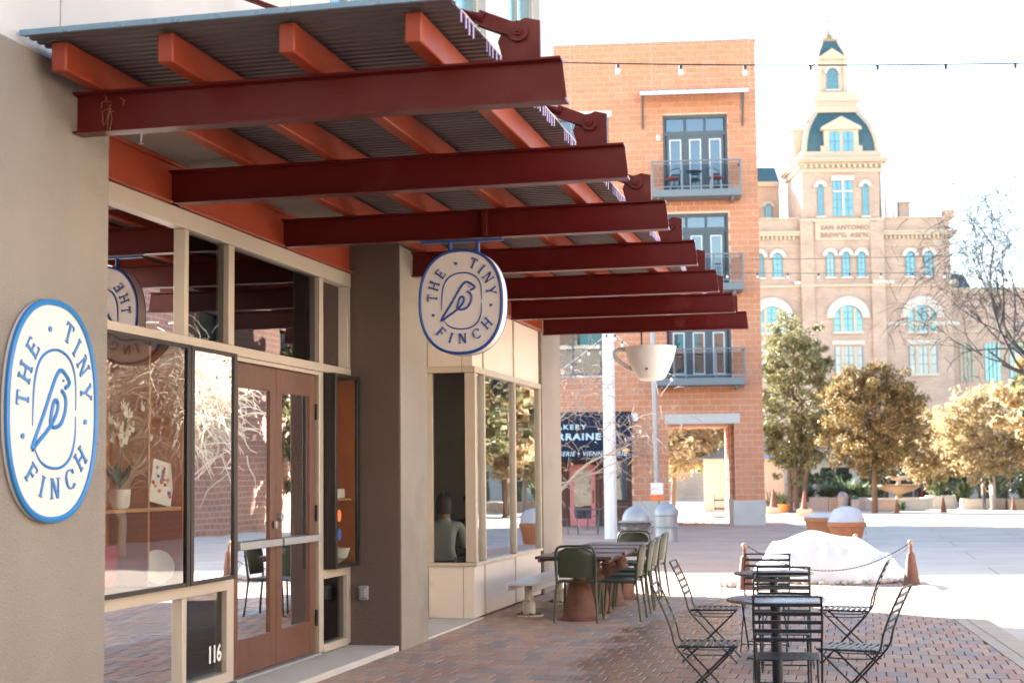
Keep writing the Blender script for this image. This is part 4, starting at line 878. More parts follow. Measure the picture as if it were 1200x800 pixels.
aw = a.build('awning', NAVY, blk, smooth=0); sm = aw.modifiers.new('thick', 'SOLIDIFY'); sm.thickness = 0.015
sl_ = Vector((0, 0.875, 1.17)).normalized(); nn = Vector((0, -1.17, 0.875)).normalized()
def amtx(x, s): p_ = Vector((x, -0.9, 2.5))+sl_*s+nn*0.02; return Matrix.Scale(KB, 4) @ Matrix(((1, sl_.x, nn.x, p_.x), (0, sl_.y, nn.y, p_.y), (0, sl_.z, nn.z, p_.z), (0, 0, 0, 1)))
AWT = mat('awning_lettering', (0.62, 0.74, 0.76), 0.6)
text_mesh('awning_letters', 'BAKERY', 0.27, AWT, aw, amtx(-6.2, 0.82), 0.004, space=1.25, bold=0.006)
text_mesh('awning_letters', 'LORRAINE', 0.36, AWT, aw, amtx(-6.12, 0.42), 0.004, space=1.18, bold=0.012)
text_mesh('valance_letters', 'PATISSERIE \u2022 VIENNOISERIE', 0.20, AWT, aw, Matrix.Scale(KB, 4) @ Matrix(((1, 0, 0, -4.36), (0, 0, -1, -0.915), (0, 1, 0, 2.31), (0, 0, 0, 1))), 0.003, align='RIGHT', shear=0.25, space=1.12, bold=0.003)
b = pb_(); b.box(-4.17, -3.98, -0.1, -0.022, 3.35, 3.6); b.build('alarm_box', WHITE, blk, 0.01)
# ================================================================== brewery
KW = 1.25
brw = thing('brewery', 'old buff brick brewery with slate mansard clock-like tower and arched windows', 'building', (-math.sin(YAW)*150, math.cos(YAW)*150, 1.6-1.6*KW), YAW)
brw['label'] = 'old buff brick brewery with slate mansard tower and white arched windows'
def wb(): return B((0, 0, 0), KW)
b = wb(); b.box(6, 35.68, 0, 14, -1.6, 22.25); main = b.build('main_wall', BREWBRICK, brw)
b = wb(); b.box(23.68, 29.96, -0.3, 6, -1.6, 26.2); tow = b.build('tower_wall', BREWBRICK, brw)
for (x0, x1) in ((23.45, 24.5), (29.1, 30.2)):
    b = wb(); b.box(x0, x1, -0.5, -0.3, -1.6, 22.2); b.build('tower_pilaster', BREWBRICK, brw)
b = wb(); b.box(35.3, 36.1, -0.15, 1, 22.26, 22.9); b.build('parapet_block', BREWBRICK, brw)
for (x0, x1) in ((29.97, 36.2), (6, 23.44)):
    b = wb(); b.box(x0, x1, -0.5, 0, 21.05, 21.2).box(x0, x1, -0.35, 0, 20.85, 21.05).box(x0, x1, -0.15, 0, 22.251, 22.35); b.build('cornice', TRIM, brw)
    b = wb(); b.box(x0, x1, -0.2, 0, 16.65, 16.85); b.build('string_course', TRIM, brw)
    b = wb(); b.box(x0, x1, -0.12, 0, 20.0, 20.12); b.build('string_course', TRIM, brw)
    b = wb(); b.box(x0+0.3, x1, -0.12, 0, 13.5, 13.8); b.build('white_band', HOOD, brw)
    n = int((x1-x0)/0.35)
    b = wb()
    for i in range(n): b.box(x0+0.35*i+0.08, x0+0.35*i+0.26, -0.2, 0, 20.55, 20.84)
    b.build('dentils', TRIM, brw, kind='stuff')
for (z0_, z1_) in ((16.65, 16.85), (22.0, 22.2)): b = wb(); b.box(23.4, 30.25, -0.55, -0.3, z0_, z1_); b.build('string_course', TRIM, brw)
for x in (22.9, 29.2, 30.0, 35.2):
    b = wb(); b.box(x, x+1.0, -0.62 if 23 < x < 30 else -0.4, 0.0, 16.86, 17.15); b.build('cap_stone', HOOD, brw)
b = wb(); b.box(24.66, 29.51, -0.42, -0.3, 20.45, 21.9).box(24.55, 29.62, -0.5, -0.3, 21.9, 22.0); ns = b.build('name_stone', TRIM, brw)
LETR = mat('red_lettering', (0.30, 0.15, 0.12), 0.7)
for (txt, z) in (('SAN ANTONIO', 21.45), ("BREW'G. ASS'N.", 20.83)):
    text_mesh('name_letters', txt, 0.53, LETR, ns, Matrix.Scale(KW, 4) @ Matrix(((1, 0, 0, 27.08), (0, 0, -1, -0.44), (0, 1, 0, z), (0, 0, 0, 1))), 0.02, space=1.1, bold=0.012)
def arcpts(cx, cz, r, n=10): return [(cx-r*math.cos(PI*k/n), cz+r*math.sin(PI*k/n)) for k in range(n+1)]
WG2 = mat('far_window_pale', (0.22, 0.36, 0.38), 0.14, var=0.3, vscale=0.6, spec=1.0); WG3 = mat('far_window_dark', (0.045, 0.13, 0.16), 0.12, var=0.3, vscale=0.5, spec=1.0)
wrng = random.Random(4)
def arch_win(x0, x1, z0, z1, y, hood=0.3, parent=brw, bars=True, y2=None):
    cx = (x0+x1)/2; r = (x1-x0)/2; zc = z1-r
    g = wb(); g.prism([(x0, z0)]+arcpts(cx, zc, r)+[(x1, z0)], 'xz', y-0.06, y-0.03); go = g.build('window', wrng.choice((WGLASS, WG2, WG3, WGLASS)), parent, smooth=0)
    if hood:
        h = wb(); h.strip(arcpts(cx, zc, r+hood), arcpts(cx, zc, r), 'xz', y-0.28, y); h.build('hood', HOOD, go, smooth=0)
    f = wb(); w = 0.06; f.box(cx-w/2, cx+w/2, y-0.09, y-0.061, z0, z1)
    for k in range(1, 4): zz = z0+(zc+0.1-z0)*k/3.2; f.box(x0, x1, y-0.085, y-0.061, zz-w/2, zz+w/2)
    f.strip(arcpts(cx, zc, r), arcpts(cx, zc, r-0.07), 'xz', y-0.10, y-0.061).box(x0, x0+0.07, y-0.1, y-0.061, z0, zc).box(x1-0.07, x1, y-0.1, y-0.061, z0, zc)
    f.build('sash', mat('teal_sash', (0.10, 0.22, 0.25), 0.6), go, smooth=0)
    s_ = wb(); s_.box(x0-0.15, x1+0.15, y-0.25, y, z0-0.16, z0-0.002); s_.build('sill', HOOD, go)
for (x0, x1) in ((18.1, 18.85), (19.8, 20.5), (21.24, 22.0), (32.0, 32.76), (33.52, 34.25)): arch_win(x0, x1, 17.5, 19.5, 0)
for (x0, x1) in ((25.49, 26.16), (26.78, 27.42), (28.03, 28.68)): arch_win(x0, x1, 17.46, 19.48, -0.3)
for (x0, x1) in ((24.93, 25.42), (28.57, 29.06)): arch_win(x0, x1, 22.42, 25.02, -0.3, 0.32)
def big_arch(x0, x1, z0, z1, y):
    cx = (x0+x1)/2; r = (x1-x0)/2+0.0; zc = z1-r*0.9
    b = wb(); P = [(x0, z0), (x0, zc)]+[(cx-r*math.cos(PI*k/12), zc+0.9*r*math.sin(PI*k/12)) for k in range(1, 12)]+[(x1, zc), (x1, z0)]
    b.prism(P, 'xz', y-0.06, y-0.03); go = b.build('window', WGLASS, brw, smooth=0)
    h = wb(); n = 14; ou = [(cx-(r+0.62)*math.cos(PI*k/n), zc+(r+0.62)*math.sin(PI*k/n)) for k in range(n+1)]; ii = [(cx-r*math.cos(PI*k/n), zc+0.9*r*math.sin(PI*k/n)) for k in range(n+1)]
    h.strip(ou, ii, 'xz', y-0.3, y); h.build('hood', HOOD, go, smooth=0)
    f = wb()
    for u in (0.27, 0.73): xx = x0+(x1-x0)*u; f.box(xx-0.12, xx+0.12, y-0.2, y-0.061, z0, zc+r*0.72)
    f.build('stone_mullion', TRIM, go)
    f = wb()
    for k in range(1, 4): zz = z0+(z1-z0)*k/4; f.box(x0, x1, y-0.09, y-0.061, zz-0.025, zz+0.025)
    f.box(cx-0.03, cx+0.03, y-0.092, y-0.061, z0, z1-0.1); f.build('sash', MATS['teal_sash'], go)
    s_ = wb(); s_.box(x0-0.1, x1+0.1, y-0.25, y, z0-0.18, z0-0.002); s_.build('sill', HOOD, go)
for x in (19.9, 26.0, 32.07): big_arch(x, x+2.28, 13.0, 15.12, -0.3 if x == 26.0 else 0)
for x in (19.9, 26.0, 32.07):
    y = -0.3 if x == 26.0 else 0
    b = wb(); b.box(x, x+2.26, y-0.06, y-0.03, 9.58, 11.8); go = b.build('window', mat('pale_blind_glass', (0.40, 0.42, 0.40), 0.2, var=0.4, vscale=0.4), brw)
    f = wb()
    for u in (0.27, 0.73): f.box(x+2.26*u-0.12, x+2.26*u+0.12, y-0.2, y-0.061, 9.58, 11.8)
    f.build('stone_mullion', TRIM, go)
    f = wb()
    for k in range(1, 3): f.box(x, x+2.26, y-0.09, y-0.061, 9.58+0.74*k, 9.63+0.74*k)
    f.box(x+1.1, x+1.16, y-0.091, y-0.061, 9.58, 11.8).box(x, x+0.06, y-0.091, y-0.061, 9.58, 11.8).box(x+2.2, x+2.26, y-0.091, y-0.061, 9.58, 11.8); f.build('sash', MATS['teal_sash'], go)
    h = wb(); h.box(x-0.2, x+2.46, y-0.15, y, 11.95, 12.3); h.build('lintel', HOOD, go); h = wb(); h.box(x-0.1, x+2.36, y-0.22, y, 9.4, 9.578); h.build('sill', HOOD, go)
# tower: cross window, cornice, mansard, dormer, lantern, finial
b = wb(); b.box(26.19, 27.79, -0.36, -0.33, 22.42, 25.3); go = b.build('window', WGLASS, brw)
f = wb(); f.box(26.9, 27.08, -0.5, -0.361, 22.42, 25.3).box(26.19, 26.899, -0.48, -0.361, 24.35, 24.5).box(27.081, 27.79, -0.48, -0.361, 24.35, 24.5).box(26.05, 27.93, -0.55, -0.3, 25.3, 25.7); f.build('stone_cross', HOOD, go)
f = wb()
for x in (26.53, 27.42): f.box(x-0.03, x+0.03, -0.40, -0.361, 22.42, 25.29)
for z in (23.1, 23.75): f.box(26.19, 27.79, -0.395, -0.361, z-0.03, z+0.03)
f.build('sash', MATS['teal_sash'], go)
b = wb(); cx, cy = 26.98, 2.8; hb = 3.2
for (e, z0, z1) in ((0.05, 26.0, 26.3), (0.12, 26.6, 26.8), (0.45, 26.8, 26.95), (0.6, 26.95, 27.1), (0.05, 27.1, 27.72)): b.box(cx-hb-e, cx+hb+e, cy-hb-e, cy+hb+e, z0, z1)
b.box(cx-hb, cx+hb, cy-hb, cy+hb, 26.3, 26.6); b.build('tower_cornice', TRIM, brw)
b = wb()
for i in range(15): x = cx-hb+0.1+0.44*i; b.box(x, x+0.2, cy-hb-0.35, cy-hb, 26.32, 26.6); b.box(cx-hb-0.35, cx-hb, cy-hb+0.1+0.42*i, cy-hb+0.3+0.42*i, 26.32, 26.6)
b.build('cornice_brackets', TRIM, brw, kind='stuff')
rings = [(2.95, 27.73), (2.9, 28.5), (2.72, 29.3), (2.42, 30.1), (2.02, 30.8), (1.72, 31.25)]
def sqloft(R, cx, cy):
    b = wb(); v = []; f = []
    for (h, z) in R: v += [(cx-h, cy-h, z), (cx+h, cy-h, z), (cx+h, cy+h, z), (cx-h, cy+h, z)]
    for i in range(len(R)-1): f += [(4*i+k, 4*i+(k+1) % 4, 4*i+4+(k+1) % 4, 4*i+4+k) for k in range(4)]
    f.append(tuple(len(v)-4+k for k in range(4))); b.add(v, f); return b
mr = sqloft(rings, cx, cy).build('mansard_roof', SLATE, brw, smooth=0)
for sx, sy in ((-1, -1), (1, -1), (1, 1), (-1, 1)):
    b = wb(); b.tube([(cx+sx*h, cy+sy*h, z) for h, z in rings], 0.2, 6); b.build('hip_rib', TRIM, mr)
b = wb(); b.box(cx-1.95, cx+1.95, cy-1.95, cy+1.95, 31.25, 31.75).box(cx-1.75, cx+1.75, cy-1.75, cy+1.75, 31.75, 32.2).box(cx-1.9, cx+1.9, cy-1.9, cy+1.9, 32.2, 32.94); b.build('lantern_base', TRIM, brw)
dy0 = cy-3.15
b = wb(); b.box(25.6, 28.4, dy0, dy0+1.5, 27.73, 29.5).prism([(25.35, 29.5), (28.65, 29.5), (28.6, 29.75), (27.0, 30.6), (25.4, 29.75)], 'xz', dy0-0.2, dy0+1.8); b.box(25.3, 25.6, dy0, dy0+0.5, 27.73, 28.2).box(28.4, 28.7, dy0, dy0+0.5, 27.73, 28.2); dm = b.build('dormer', TRIM, brw)
for x0 in (26.05, 27.15):
    b = wb(); b.box(x0, x0+0.8, dy0-0.06, dy0-0.01, 27.75, 29.35); go = b.build('dormer_window', WGLASS, dm)
    b = wb(); b.box(x0+0.37, x0+0.43, dy0-0.1, dy0-0.061, 27.75, 29.35).box(x0, x0+0.36, dy0-0.095, dy0-0.061, 28.5, 28.57).box(x0+0.44, x0+0.8, dy0-0.095, dy0-0.061, 28.5, 28.57); b.build('dormer_sash', MATS['teal_sash'], dm)
lx = cx-0.45; lc = 26.45
lc = cx-0.15
b = wb(); b.box(lc-1.15, lc+1.15, cy-1.15, cy+1.15, 32.94, 35.90).box(lc-1.35, lc+1.35, cy-1.35, cy+1.35, 35.90, 36.15).box(lc-1.3, lc+1.3, cy-1.3, cy+1.3, 32.94, 33.20); b.box(lc-1.25, lc-0.9, cy-1.25, cy-1.0, 33.20, 35.90).box(lc+0.9, lc+1.25, cy-1.25, cy-1.0, 33.20, 35.90)
b.prism([(lc-0.95, 36.15), (lc+0.95, 36.15), (lc, 36.80)], 'xz', cy-1.4, cy-0.6); b.build('lantern', TRIM, brw)
arch_win(lc-0.48, lc+0.48, 33.35, 35.15, cy-1.15, 0.2)
dr = sqloft([(1.12, 36.16), (1.0, 36.60), (0.8, 37.05), (0.62, 37.60)], lc, cy).build('lantern_roof', SLATE, brw, smooth=0)
b = wb(); b.box(lc-0.68, lc+0.68, cy-0.68, cy+0.68, 37.60, 37.80).lathe((lc, cy, 37.80), [(0.5, 0), (0.55, 0.15), (0.3, 0.3), (0.38, 0.4), (0.16, 0.6), (0.06, 1.3), (0.05, 1.6)], 10); b.build('finial', mat('weathered_finial', (0.30, 0.22, 0.14), 0.8), brw)
b = wb(); b.lathe((lc, cy, 39.40), [(0.0, 0), (0.12, 0.08), (0.12, 0.18), (0, 0.26)], 8); b.build('finial_ball', SLATE, brw)
for sx, sy in ((-1, -1), (1, -1)):
    b = wb(); b.tube([(lc+sx*h, cy+sy*h, z) for h, z in [(1.12, 36.16), (1.0, 36.60), (0.8, 37.05), (0.62, 37.60)]], 0.1, 5); b.build('hip_rib', TRIM, dr)
# side dormer seen in profile, rear wings, chimneys, vents
b = wb(); b.box(cx-3.6, cx-2.4, cy-1.4, cy+1.4, 27.73, 29.9).prism([(cy-1.6, 29.9), (cy+1.6, 29.9), (cy, 30.6)], 'yz', cx-3.8, cx-2.2); b.build('dormer', TRIM, brw)
b = wb(); b.box(17, 23.2, 7, 12, 22.26, 26.3); lw = b.build('rear_wing', BREWBRICK, brw)
b = wb(); b.box(16.9, 23.2, 6.7, 7, 26.3, 26.7); b.build('wing_cornice', TRIM, lw)
b = wb(); b.add([(16.9, 6.8, 26.7), (23.2, 6.8, 26.7), (23.2, 9, 28.4), (16.9, 9, 28.4), (16.9, 12, 26.7), (23.2, 12, 26.7)], [(0, 1, 2, 3), (3, 2, 5, 4)]); b.build('wing_roof', SLATE, lw)
arch_win(21.9, 22.5, 23.6, 24.8, 7, 0.2)
b = wb(); b.lathe((20.6, 9.0, 26.7), [(1.0, 0), (1.0, 2.4), (1.15, 2.45), (1.15, 2.7), (0.95, 2.8)], 14); tu = b.build('turret', TRIM, brw)
b = wb(); b.lathe((20.6, 9.0, 29.5), [(1.0, 0), (0.92, 0.6), (0.65, 1.2), (0.2, 1.55), (0, 1.6)], 14); b.build('turret_dome', SLATE, tu)
b = wb(); b.box(30.4, 31.5, 5, 7, 22.26, 27.9).box(30.3, 31.1, 4.9, 7.1, 27.9, 28.4); b.build('chimney', BREWBRICK, brw)
b = wb(); b.box(29.97, 31.9, 7.1, 11, 22.26, 25.9); rw_ = b.build('rear_wing', BREWBRICK, brw)
b = wb(); b.add([(29.97, 6.9, 25.9), (31.9, 6.9, 25.9), (31.9, 9, 27.5), (29.97, 9, 27.5)], [(0, 1, 2, 3)]); b.build('wing_roof', SLATE, rw_)
for x in (31.3, 31.9): b = wb(); b.tube([(x, 2.5, 22.2), (x, 2.5, 24.9)], 0.24, 8); b.build('vent_pipe', WHITE, brw)
b = wb(); b.box(32.4, 33.3, 3, 4.5, 22.26, 24.0).box(32.3, 33.4, 2.9, 4.6, 24.0, 24.2); b.build('chimney', BREWBRICK, brw)
# lower right wing
b = wb(); b.box(35.69, 60, 1.5, 10, -1.6, 16.5); rg = b.build('side_wing', BREWBRICK, brw)
b = wb(); b.box(35.69, 60, 1.3, 1.5, 16.2, 16.7).box(35.69, 60, 1.35, 1.5, 13.0, 13.2); b.build('wing_cornice', TRIM, rg)
b = wb(); b.add([(36.0, 2.5, 16.5), (38.2, 2.5, 16.5), (38.2, 5, 18.3), (36.0, 5, 18.3)], [(0, 1, 2, 3)]); b.build('wing_roof', SLATE, rg)
for k in range(6):
    x = 36.6+2.05*k; b = wb(); b.box(x, x+1.25, 1.42, 1.49, 9.0, 12.1); go = b.build('wing_window', mat('tan_blind', (0.40, 0.33, 0.22), 0.5, var=0.2) if k == 0 else WGLASS, rg)
    f = wb()
    for u in range(1, 4): f.box(x+1.25*u/4-0.03, x+1.25*u/4+0.03, 1.38, 1.419, 9.0, 12.1)
    f.build('wing_sash', MATS['teal_sash'], rg)
# ================================================================== vegetation
def crown_mesh(name, clumps, per, size, m, parent, seed, flat=0.8):
    g = np.random.default_rng(seed); P = []
    for (c, r) in clumps:
        n = int(per*(0.6+0.8*g.random())); d = g.normal(size=(n, 3)); d /= np.linalg.norm(d, axis=1)[:, None]; rad = r*g.random(n)**0.45
        q = np.array(c)+d*rad[:, None]*np.array([1, 1, flat]); P.append(q)
    P = np.concatenate(P); n = len(P)
    a = g.normal(size=(n, 3)); a /= np.linalg.norm(a, axis=1)[:, None]; t = g.normal(size=(n, 3)); t -= (t*a).sum(1)[:, None]*a; t /= np.linalg.norm(t, axis=1)[:, None]
    s = size*(0.6+0.8*g.random(n))[:, None]; w = np.cross(a, t)
    V = np.stack([P-t*s, P+w*s*0.45, P+t*s, P-w*s*0.45], 1).reshape(-1, 3)
    me = bpy.data.meshes.new(name); me.vertices.add(4*n); me.vertices.foreach_set('co', V.ravel().astype(np.float32)); me.loops.add(4*n); me.loops.foreach_set('vertex_index', np.arange(4*n, dtype=np.int32))
    me.polygons.add(n); me.polygons.foreach_set('loop_start', np.arange(0, 4*n, 4, dtype=np.int32)); me.update(calc_edges=True); me.validate(); me.materials.append(m)
    return link(name, me, parent)
def tree(label, loc, crown_c, rad, leaf, bark, seed, nclump=70, per=110, size=0.15, trunk_r=0.16, stems=1, cat='tree', group='trees round the plaza', taper=0.0, limbs=16, name='tree'):
    r = random.Random(seed); t = thing(name, label, cat, loc, 0, group); clumps = []
    cz, R = crown_c, rad
    for i in range(nclump):
        while True:
            d = Vector((r.uniform(-1, 1), r.uniform(-1, 1), r.uniform(-1, 1)))
            if 0.2 < d.length < 1: break
        d = d.normalized()*d.length**0.45
        k = 1-taper*max(0, d.z); k2 = 1+r.uniform(-0.28, 0.16)
        clumps.append(((d.x*R[0]*k*k2, d.y*R[1]*k*k2, cz+d.z*R[2]*k2), r.uniform(0.09, 0.21)*(R[0]+R[1])/2))
    b = B(); zt = cz-R[2]*0.75
    for s in range(stems):
        ox = (s-(stems-1)/2)*trunk_r*2.6; lean = r.uniform(-0.25, 0.25)
        b.tube(smoothpts([(ox, 0, -0.2), (ox*1.3+lean*0.3, 0.05, zt*0.5), (ox*1.6+lean, 0, zt), (ox*0.8+lean, 0, cz), (0, 0, cz+R[2]*0.6)], 4), [trunk_r*(1.25-0.95*k/16) for k in range(17)], 8)
    for c, q in r.sample(clumps, min(limbs, len(clumps))):
        z0 = r.uniform(zt*0.9, cz); s0 = Vector((0, 0, z0)); c = Vector(c)
        b.tube(smoothpts([s0, s0.lerp(c, 0.5)+Vector((0, 0, 0.25)), c], 3), [trunk_r*0.5*(1-0.12*k) for k in range(7)], 5)
    b.build('trunk', bark, t)
    crown_mesh('crown', clumps, per, size, leaf, t, seed+50)
    return t
def P3(x, y): return (x, y, gz(y))
tree('tall pale green leafy tree with several stems beside the orange block building', P3(-3.75, 86), 6.4, (2.5, 2.4, 4.6), LEAFE, BARK, 11, 420, 80, 0.095, 0.13, 3, taper=0.06)
tree('brown leafed tree with single trunk beside the stone fountain', P3(0.5, 82.1), 4.95, (2.85, 2.6, 2.9), LEAFB, BARK, 12, 420, 90, 0.085, 0.14)
tree('golden leafed tree behind the two people at the stone planter', P3(7.3, 91), 4.4, (3.1, 2.8, 2.6), LEAFG, BARKP, 13, 360, 85, 0.095, 0.11)
tree('golden leafed tree under the bare branches at the road end', P3(11.8, 90), 4.6, (3.2, 3.0, 3.0), LEAFG, BARKP, 14, 360, 85, 0.095, 0.13)
tree('orange leafed tree between the golden and brown trees', P3(4.0, 95), 3.6, (2.4, 2.2, 2.1), LEAFG, BARK, 15, 200, 70, 0.12, 0.11)
tree('sunlit golden tree seen through the passage of the orange block building', P3(-11.5, 92), 5.4, (3.6, 3.4, 3.4), LEAFG, BARK, 16, 280, 75, 0.14, 0.15)
tree('dark green tree behind the orange block building passage', P3(-8.2, 104), 4.0, (3.0, 3, 2.6), LEAFE, BARK, 17, 70, 110, 0.18, 0.16)
# trees on the far side of the road (out of frame, seen mirrored in the shop glass)
for i, (x, y, l, h) in enumerate(((9.7, 53, LEAFE, 4.6), (9.6, 59.5, LEAFB, 4.6), (9.7, 66.5, LEAFE, 4.8), (8.9, 73, LEAFG, 5.2), (10.2, 80, LEAFE, 5.8))):
    tree(['green', 'brown', 'green', 'golden', 'green'][i]+' roadside tree across the road, %s along the row' % ['first', 'second', 'third', 'fourth', 'fifth'][i], P3(x, y), h, (2.9, 2.9, 3.2), l, BARK, 30+i, 70, 90, 0.19, 0.15, group='roadside trees across the road')
def bare_tree(label, loc, bark, seed, height, r0, lean, depth=6, name='bare_tree', leaves=None, spread=0.55, nleaf=0, up=0.22, first=0.32, twigs=0, tw=0.8, twr=0.011):
    r = random.Random(seed); t = thing(name, label, 'tree', loc, 0, 'bare trees'); b = B(); tips = []
    def grow(p, d, L, rad, k):
        pts = [p]; n = 4
        for i in range(n):
            d = (d+Vector((r.gauss(0, 0.13), r.gauss(0, 0.13), r.gauss(0.01, 0.10)))).normalized(); pts.append(pts[-1]+d*L/n)
        b.tube(pts, [rad*(1-0.38*i/n) for i in range(n+1)], 6 if k < 2 else (4 if k < 4 else 3))
        if k >= depth: tips.append(pts[-1]); return
        for j in range(r.choice((2, 3, 3)) if k < depth-1 else 3):
            f = r.uniform(0.45, 1.0); q = pts[min(n, max(1, int(round(f*n))))]
            nd = (d*0.85+Vector((r.gauss(0, spread), r.gauss(0, spread), r.gauss(up, spread*0.7)))+Vector(lean)*0.22).normalized()
            grow(q, nd, L*r.uniform(0.62, 0.86), rad*(0.62 if k else 0.7)*r.uniform(0.75, 1), k+1)
    grow(Vector((0, 0, -0.2)), Vector((lean[0]*0.12, lean[1]*0.12, 1)).normalized(), height*first, r0, 0)
    b.build('trunk', bark, t)
    if twigs:
        w = B()
        for q in [Vector(tp) for tp in tips for _ in range(twigs)]:
            q = q+Vector((r.gauss(0, tw*0.4), r.gauss(0, tw*0.4), r.gauss(0, tw*0.4)))
            d = Vector((r.gauss(lean[0]*0.5, 0.7), r.gauss(0, 0.7), r.gauss(0.15, 0.6))).normalized(); pts = [q]; st_ = tw*r.uniform(0.5, 1.2)/5
            for k in range(5): d = (d+Vector((r.gauss(0, 0.25), r.gauss(0, 0.25), -0.2))).normalized(); pts.append(pts[-1]+d*st_)
            ww = twr*r.uniform(0.6, 1.3); w.tube(pts, [ww, ww*1.1, ww, ww*0.9, ww*0.7, ww*0.4], 3)
        w.build('hanging_twigs', bark, t, smooth=0, kind='stuff')
    if nleaf: crown_mesh('crown', [(tuple(q), 0.22) for q in tips[::2]], nleaf, 0.07, leaves, t, seed)
    return t
bare_tree('large dark bare tree reaching over the golden trees from the road side', P3(10.3, 63.7), BARKD, 5, 17.5, 0.24, (-0.6, 0, 0.12), 6, spread=0.5, twigs=3, tw=1.1, twr=0.012)
BARKW = mat('bleached_twigs', (0.62, 0.54, 0.44), 0.9, var=0.15, vscale=6)
bare_tree('wide bleached bare tree across the road in front of the brick building', P3(7.3, 31.4), BARKW, 15, 6.2, 0.11, (0.1, 0, 0), 6, spread=0.5, up=0.12, first=0.3, twigs=7, tw=1.0, twr=0.015)
bare_tree('small pale bare tree with a few yellow leaves in front of the bakery awning', P3(-6.75, 29.6), BARKP, 8, 5.4, 0.075, (0.75, 0.0, -0.05), 6, leaves=LEAFG, nleaf=1, spread=0.6, up=0.1, first=0.36, twigs=2, tw=0.5, twr=0.006)
def spiky(name, label, loc, n, L, w, seed, upb=0.5, cat='plant', m=LEAFP, group='spiky plants round the fountain'):
    r = random.Random(seed); b = B((0, 0, 0)); 
    for i in range(n):
        a = r.random()*2*PI; e = r.uniform(0.15, 1.45)*upb+r.uniform(0, 0.45); l = L*r.uniform(0.6, 1.1); d = Vector((math.cos(a)*math.cos(e), math.sin(a)*math.cos(e), math.sin(e))); s = Vector((-math.sin(a), math.cos(a), 0))*w
        p0 = Vector((r.gauss(0, L*0.12), r.gauss(0, L*0.12), r.uniform(0, L*0.25))); p1 = p0+d*l*0.55; p2 = p0+d*l+Vector((0, 0, -l*0.14))
        b.add([p0-s*0.5, p0+s*0.5, p1+s, p1-s, p2], [(0, 1, 2, 3), (3, 2, 4)])
    o = b.build(name, m, None, smooth=0); o.location = loc; return tag(o, label, cat, group)
# ================================================================== plaza things
# planters, low walls
def block(name, label, cat, x0, x1, y, dep, h, m, group=None, bev=0.03):
    b = B(((x0+x1)/2, y, gz(y))); n = max(1, int((x1-x0)/1.1)); t = thing(name, label, cat, ((x0+x1)/2, y, gz(y)), 0, group)
    for i in range(n):
        q = B(((x0+x1)/2, y, gz(y))); a = x0+(x1-x0)*i/n; c = x0+(x1-x0)*(i+1)/n; q.box(a+0.012, c-0.012, y, y+dep, gz(y)-0.1, gz(y)+h*rng.uniform(0.96, 1.0)); q.build('stone_block', m, t, bev)
    return t
block('stone_planter', 'long pale stone planter behind the two people', 'planter', 5.5, 8.0, 91.5, 1.6, 0.62, STONE)
block('stone_planter', 'tan stone planter running on beyond the two people', 'planter', 8.05, 16, 91.0, 1.6, 0.6, TRIM)
block('stone_planter', 'grey stone planter wall between the fountain and the people', 'planter', 3.6, 5.4, 94, 1.4, 0.8, STONE2)
block('stone_planter', 'low stone planter under the big yucca clump', 'planter', -3.3, 0.2, 92, 1.8, 0.75, STONE2)
block('stone_cube', 'squat stone block in front of the yucca clump', 'stone', -2.0, -1.05, 88.5, 0.8, 0.75, TRIM)
SP = 'spiky plants round the fountain'
for i, (x, y, z, n, L) in enumerate(((-2.3, 92.9, 0.6, 150, 1.5), (-1.2, 93.1, 0.6, 170, 1.7), (-0.2, 92.8, 0.6, 150, 1.4), (-3.4, 93.5, 0.5, 110, 1.6))):
    spiky('yucca', 'pale green yucca in the low planter, %s from the tall pale green tree' % ['second', 'third', 'fourth', 'first'][i], (x, y, gz(y)+z), n, L, 0.045, 60+i)
for i, (x, y, z, n, L) in enumerate(((4.3, 94.6, 0.7, 120, 1.3), (5.8, 93.6, 0.55, 120, 1.4), (7.2, 92.6, 0.5, 160, 1.9), (9.3, 92.2, 0.5, 170, 1.7), (11.2, 92.1, 0.5, 150, 1.6))):
    spiky('palmetto', 'grey green palmetto in the stone planters, %s from the fountain' % ['first', 'second', 'third', 'fourth', 'fifth'][i], (x, y, gz(y)+z), n, L, 0.05, 70+i, 0.8)
t = thing('potted_agave', 'spiky plant in small orange pot beside the orange block building', 'potted plant', P3(-4.35, 83.4))
b = B(); b.lathe((0, 0, 0), [(0.2, 0), (0.3, 0.38), (0.34, 0.38), (0.34, 0.45), (0.28, 0.45), (0.26, 0.4), (0, 0.4)], 16); b.build('pot', mat('orange_glaze', (0.62, 0.24, 0.05), 0.5), t)
sp_ = spiky('foliage', 'x y z w', (0, 0, 0.4), 90, 0.75, 0.035, 81, 0.7); sp_.parent = t
for k_ in ('label', 'category', 'group'): del sp_[k_]
spiky('yucca', 'upright yucca against the cream stone house wall', (-5.0, 86.6, gz(86.6)), 70, 1.3, 0.05, 83, 0.9)
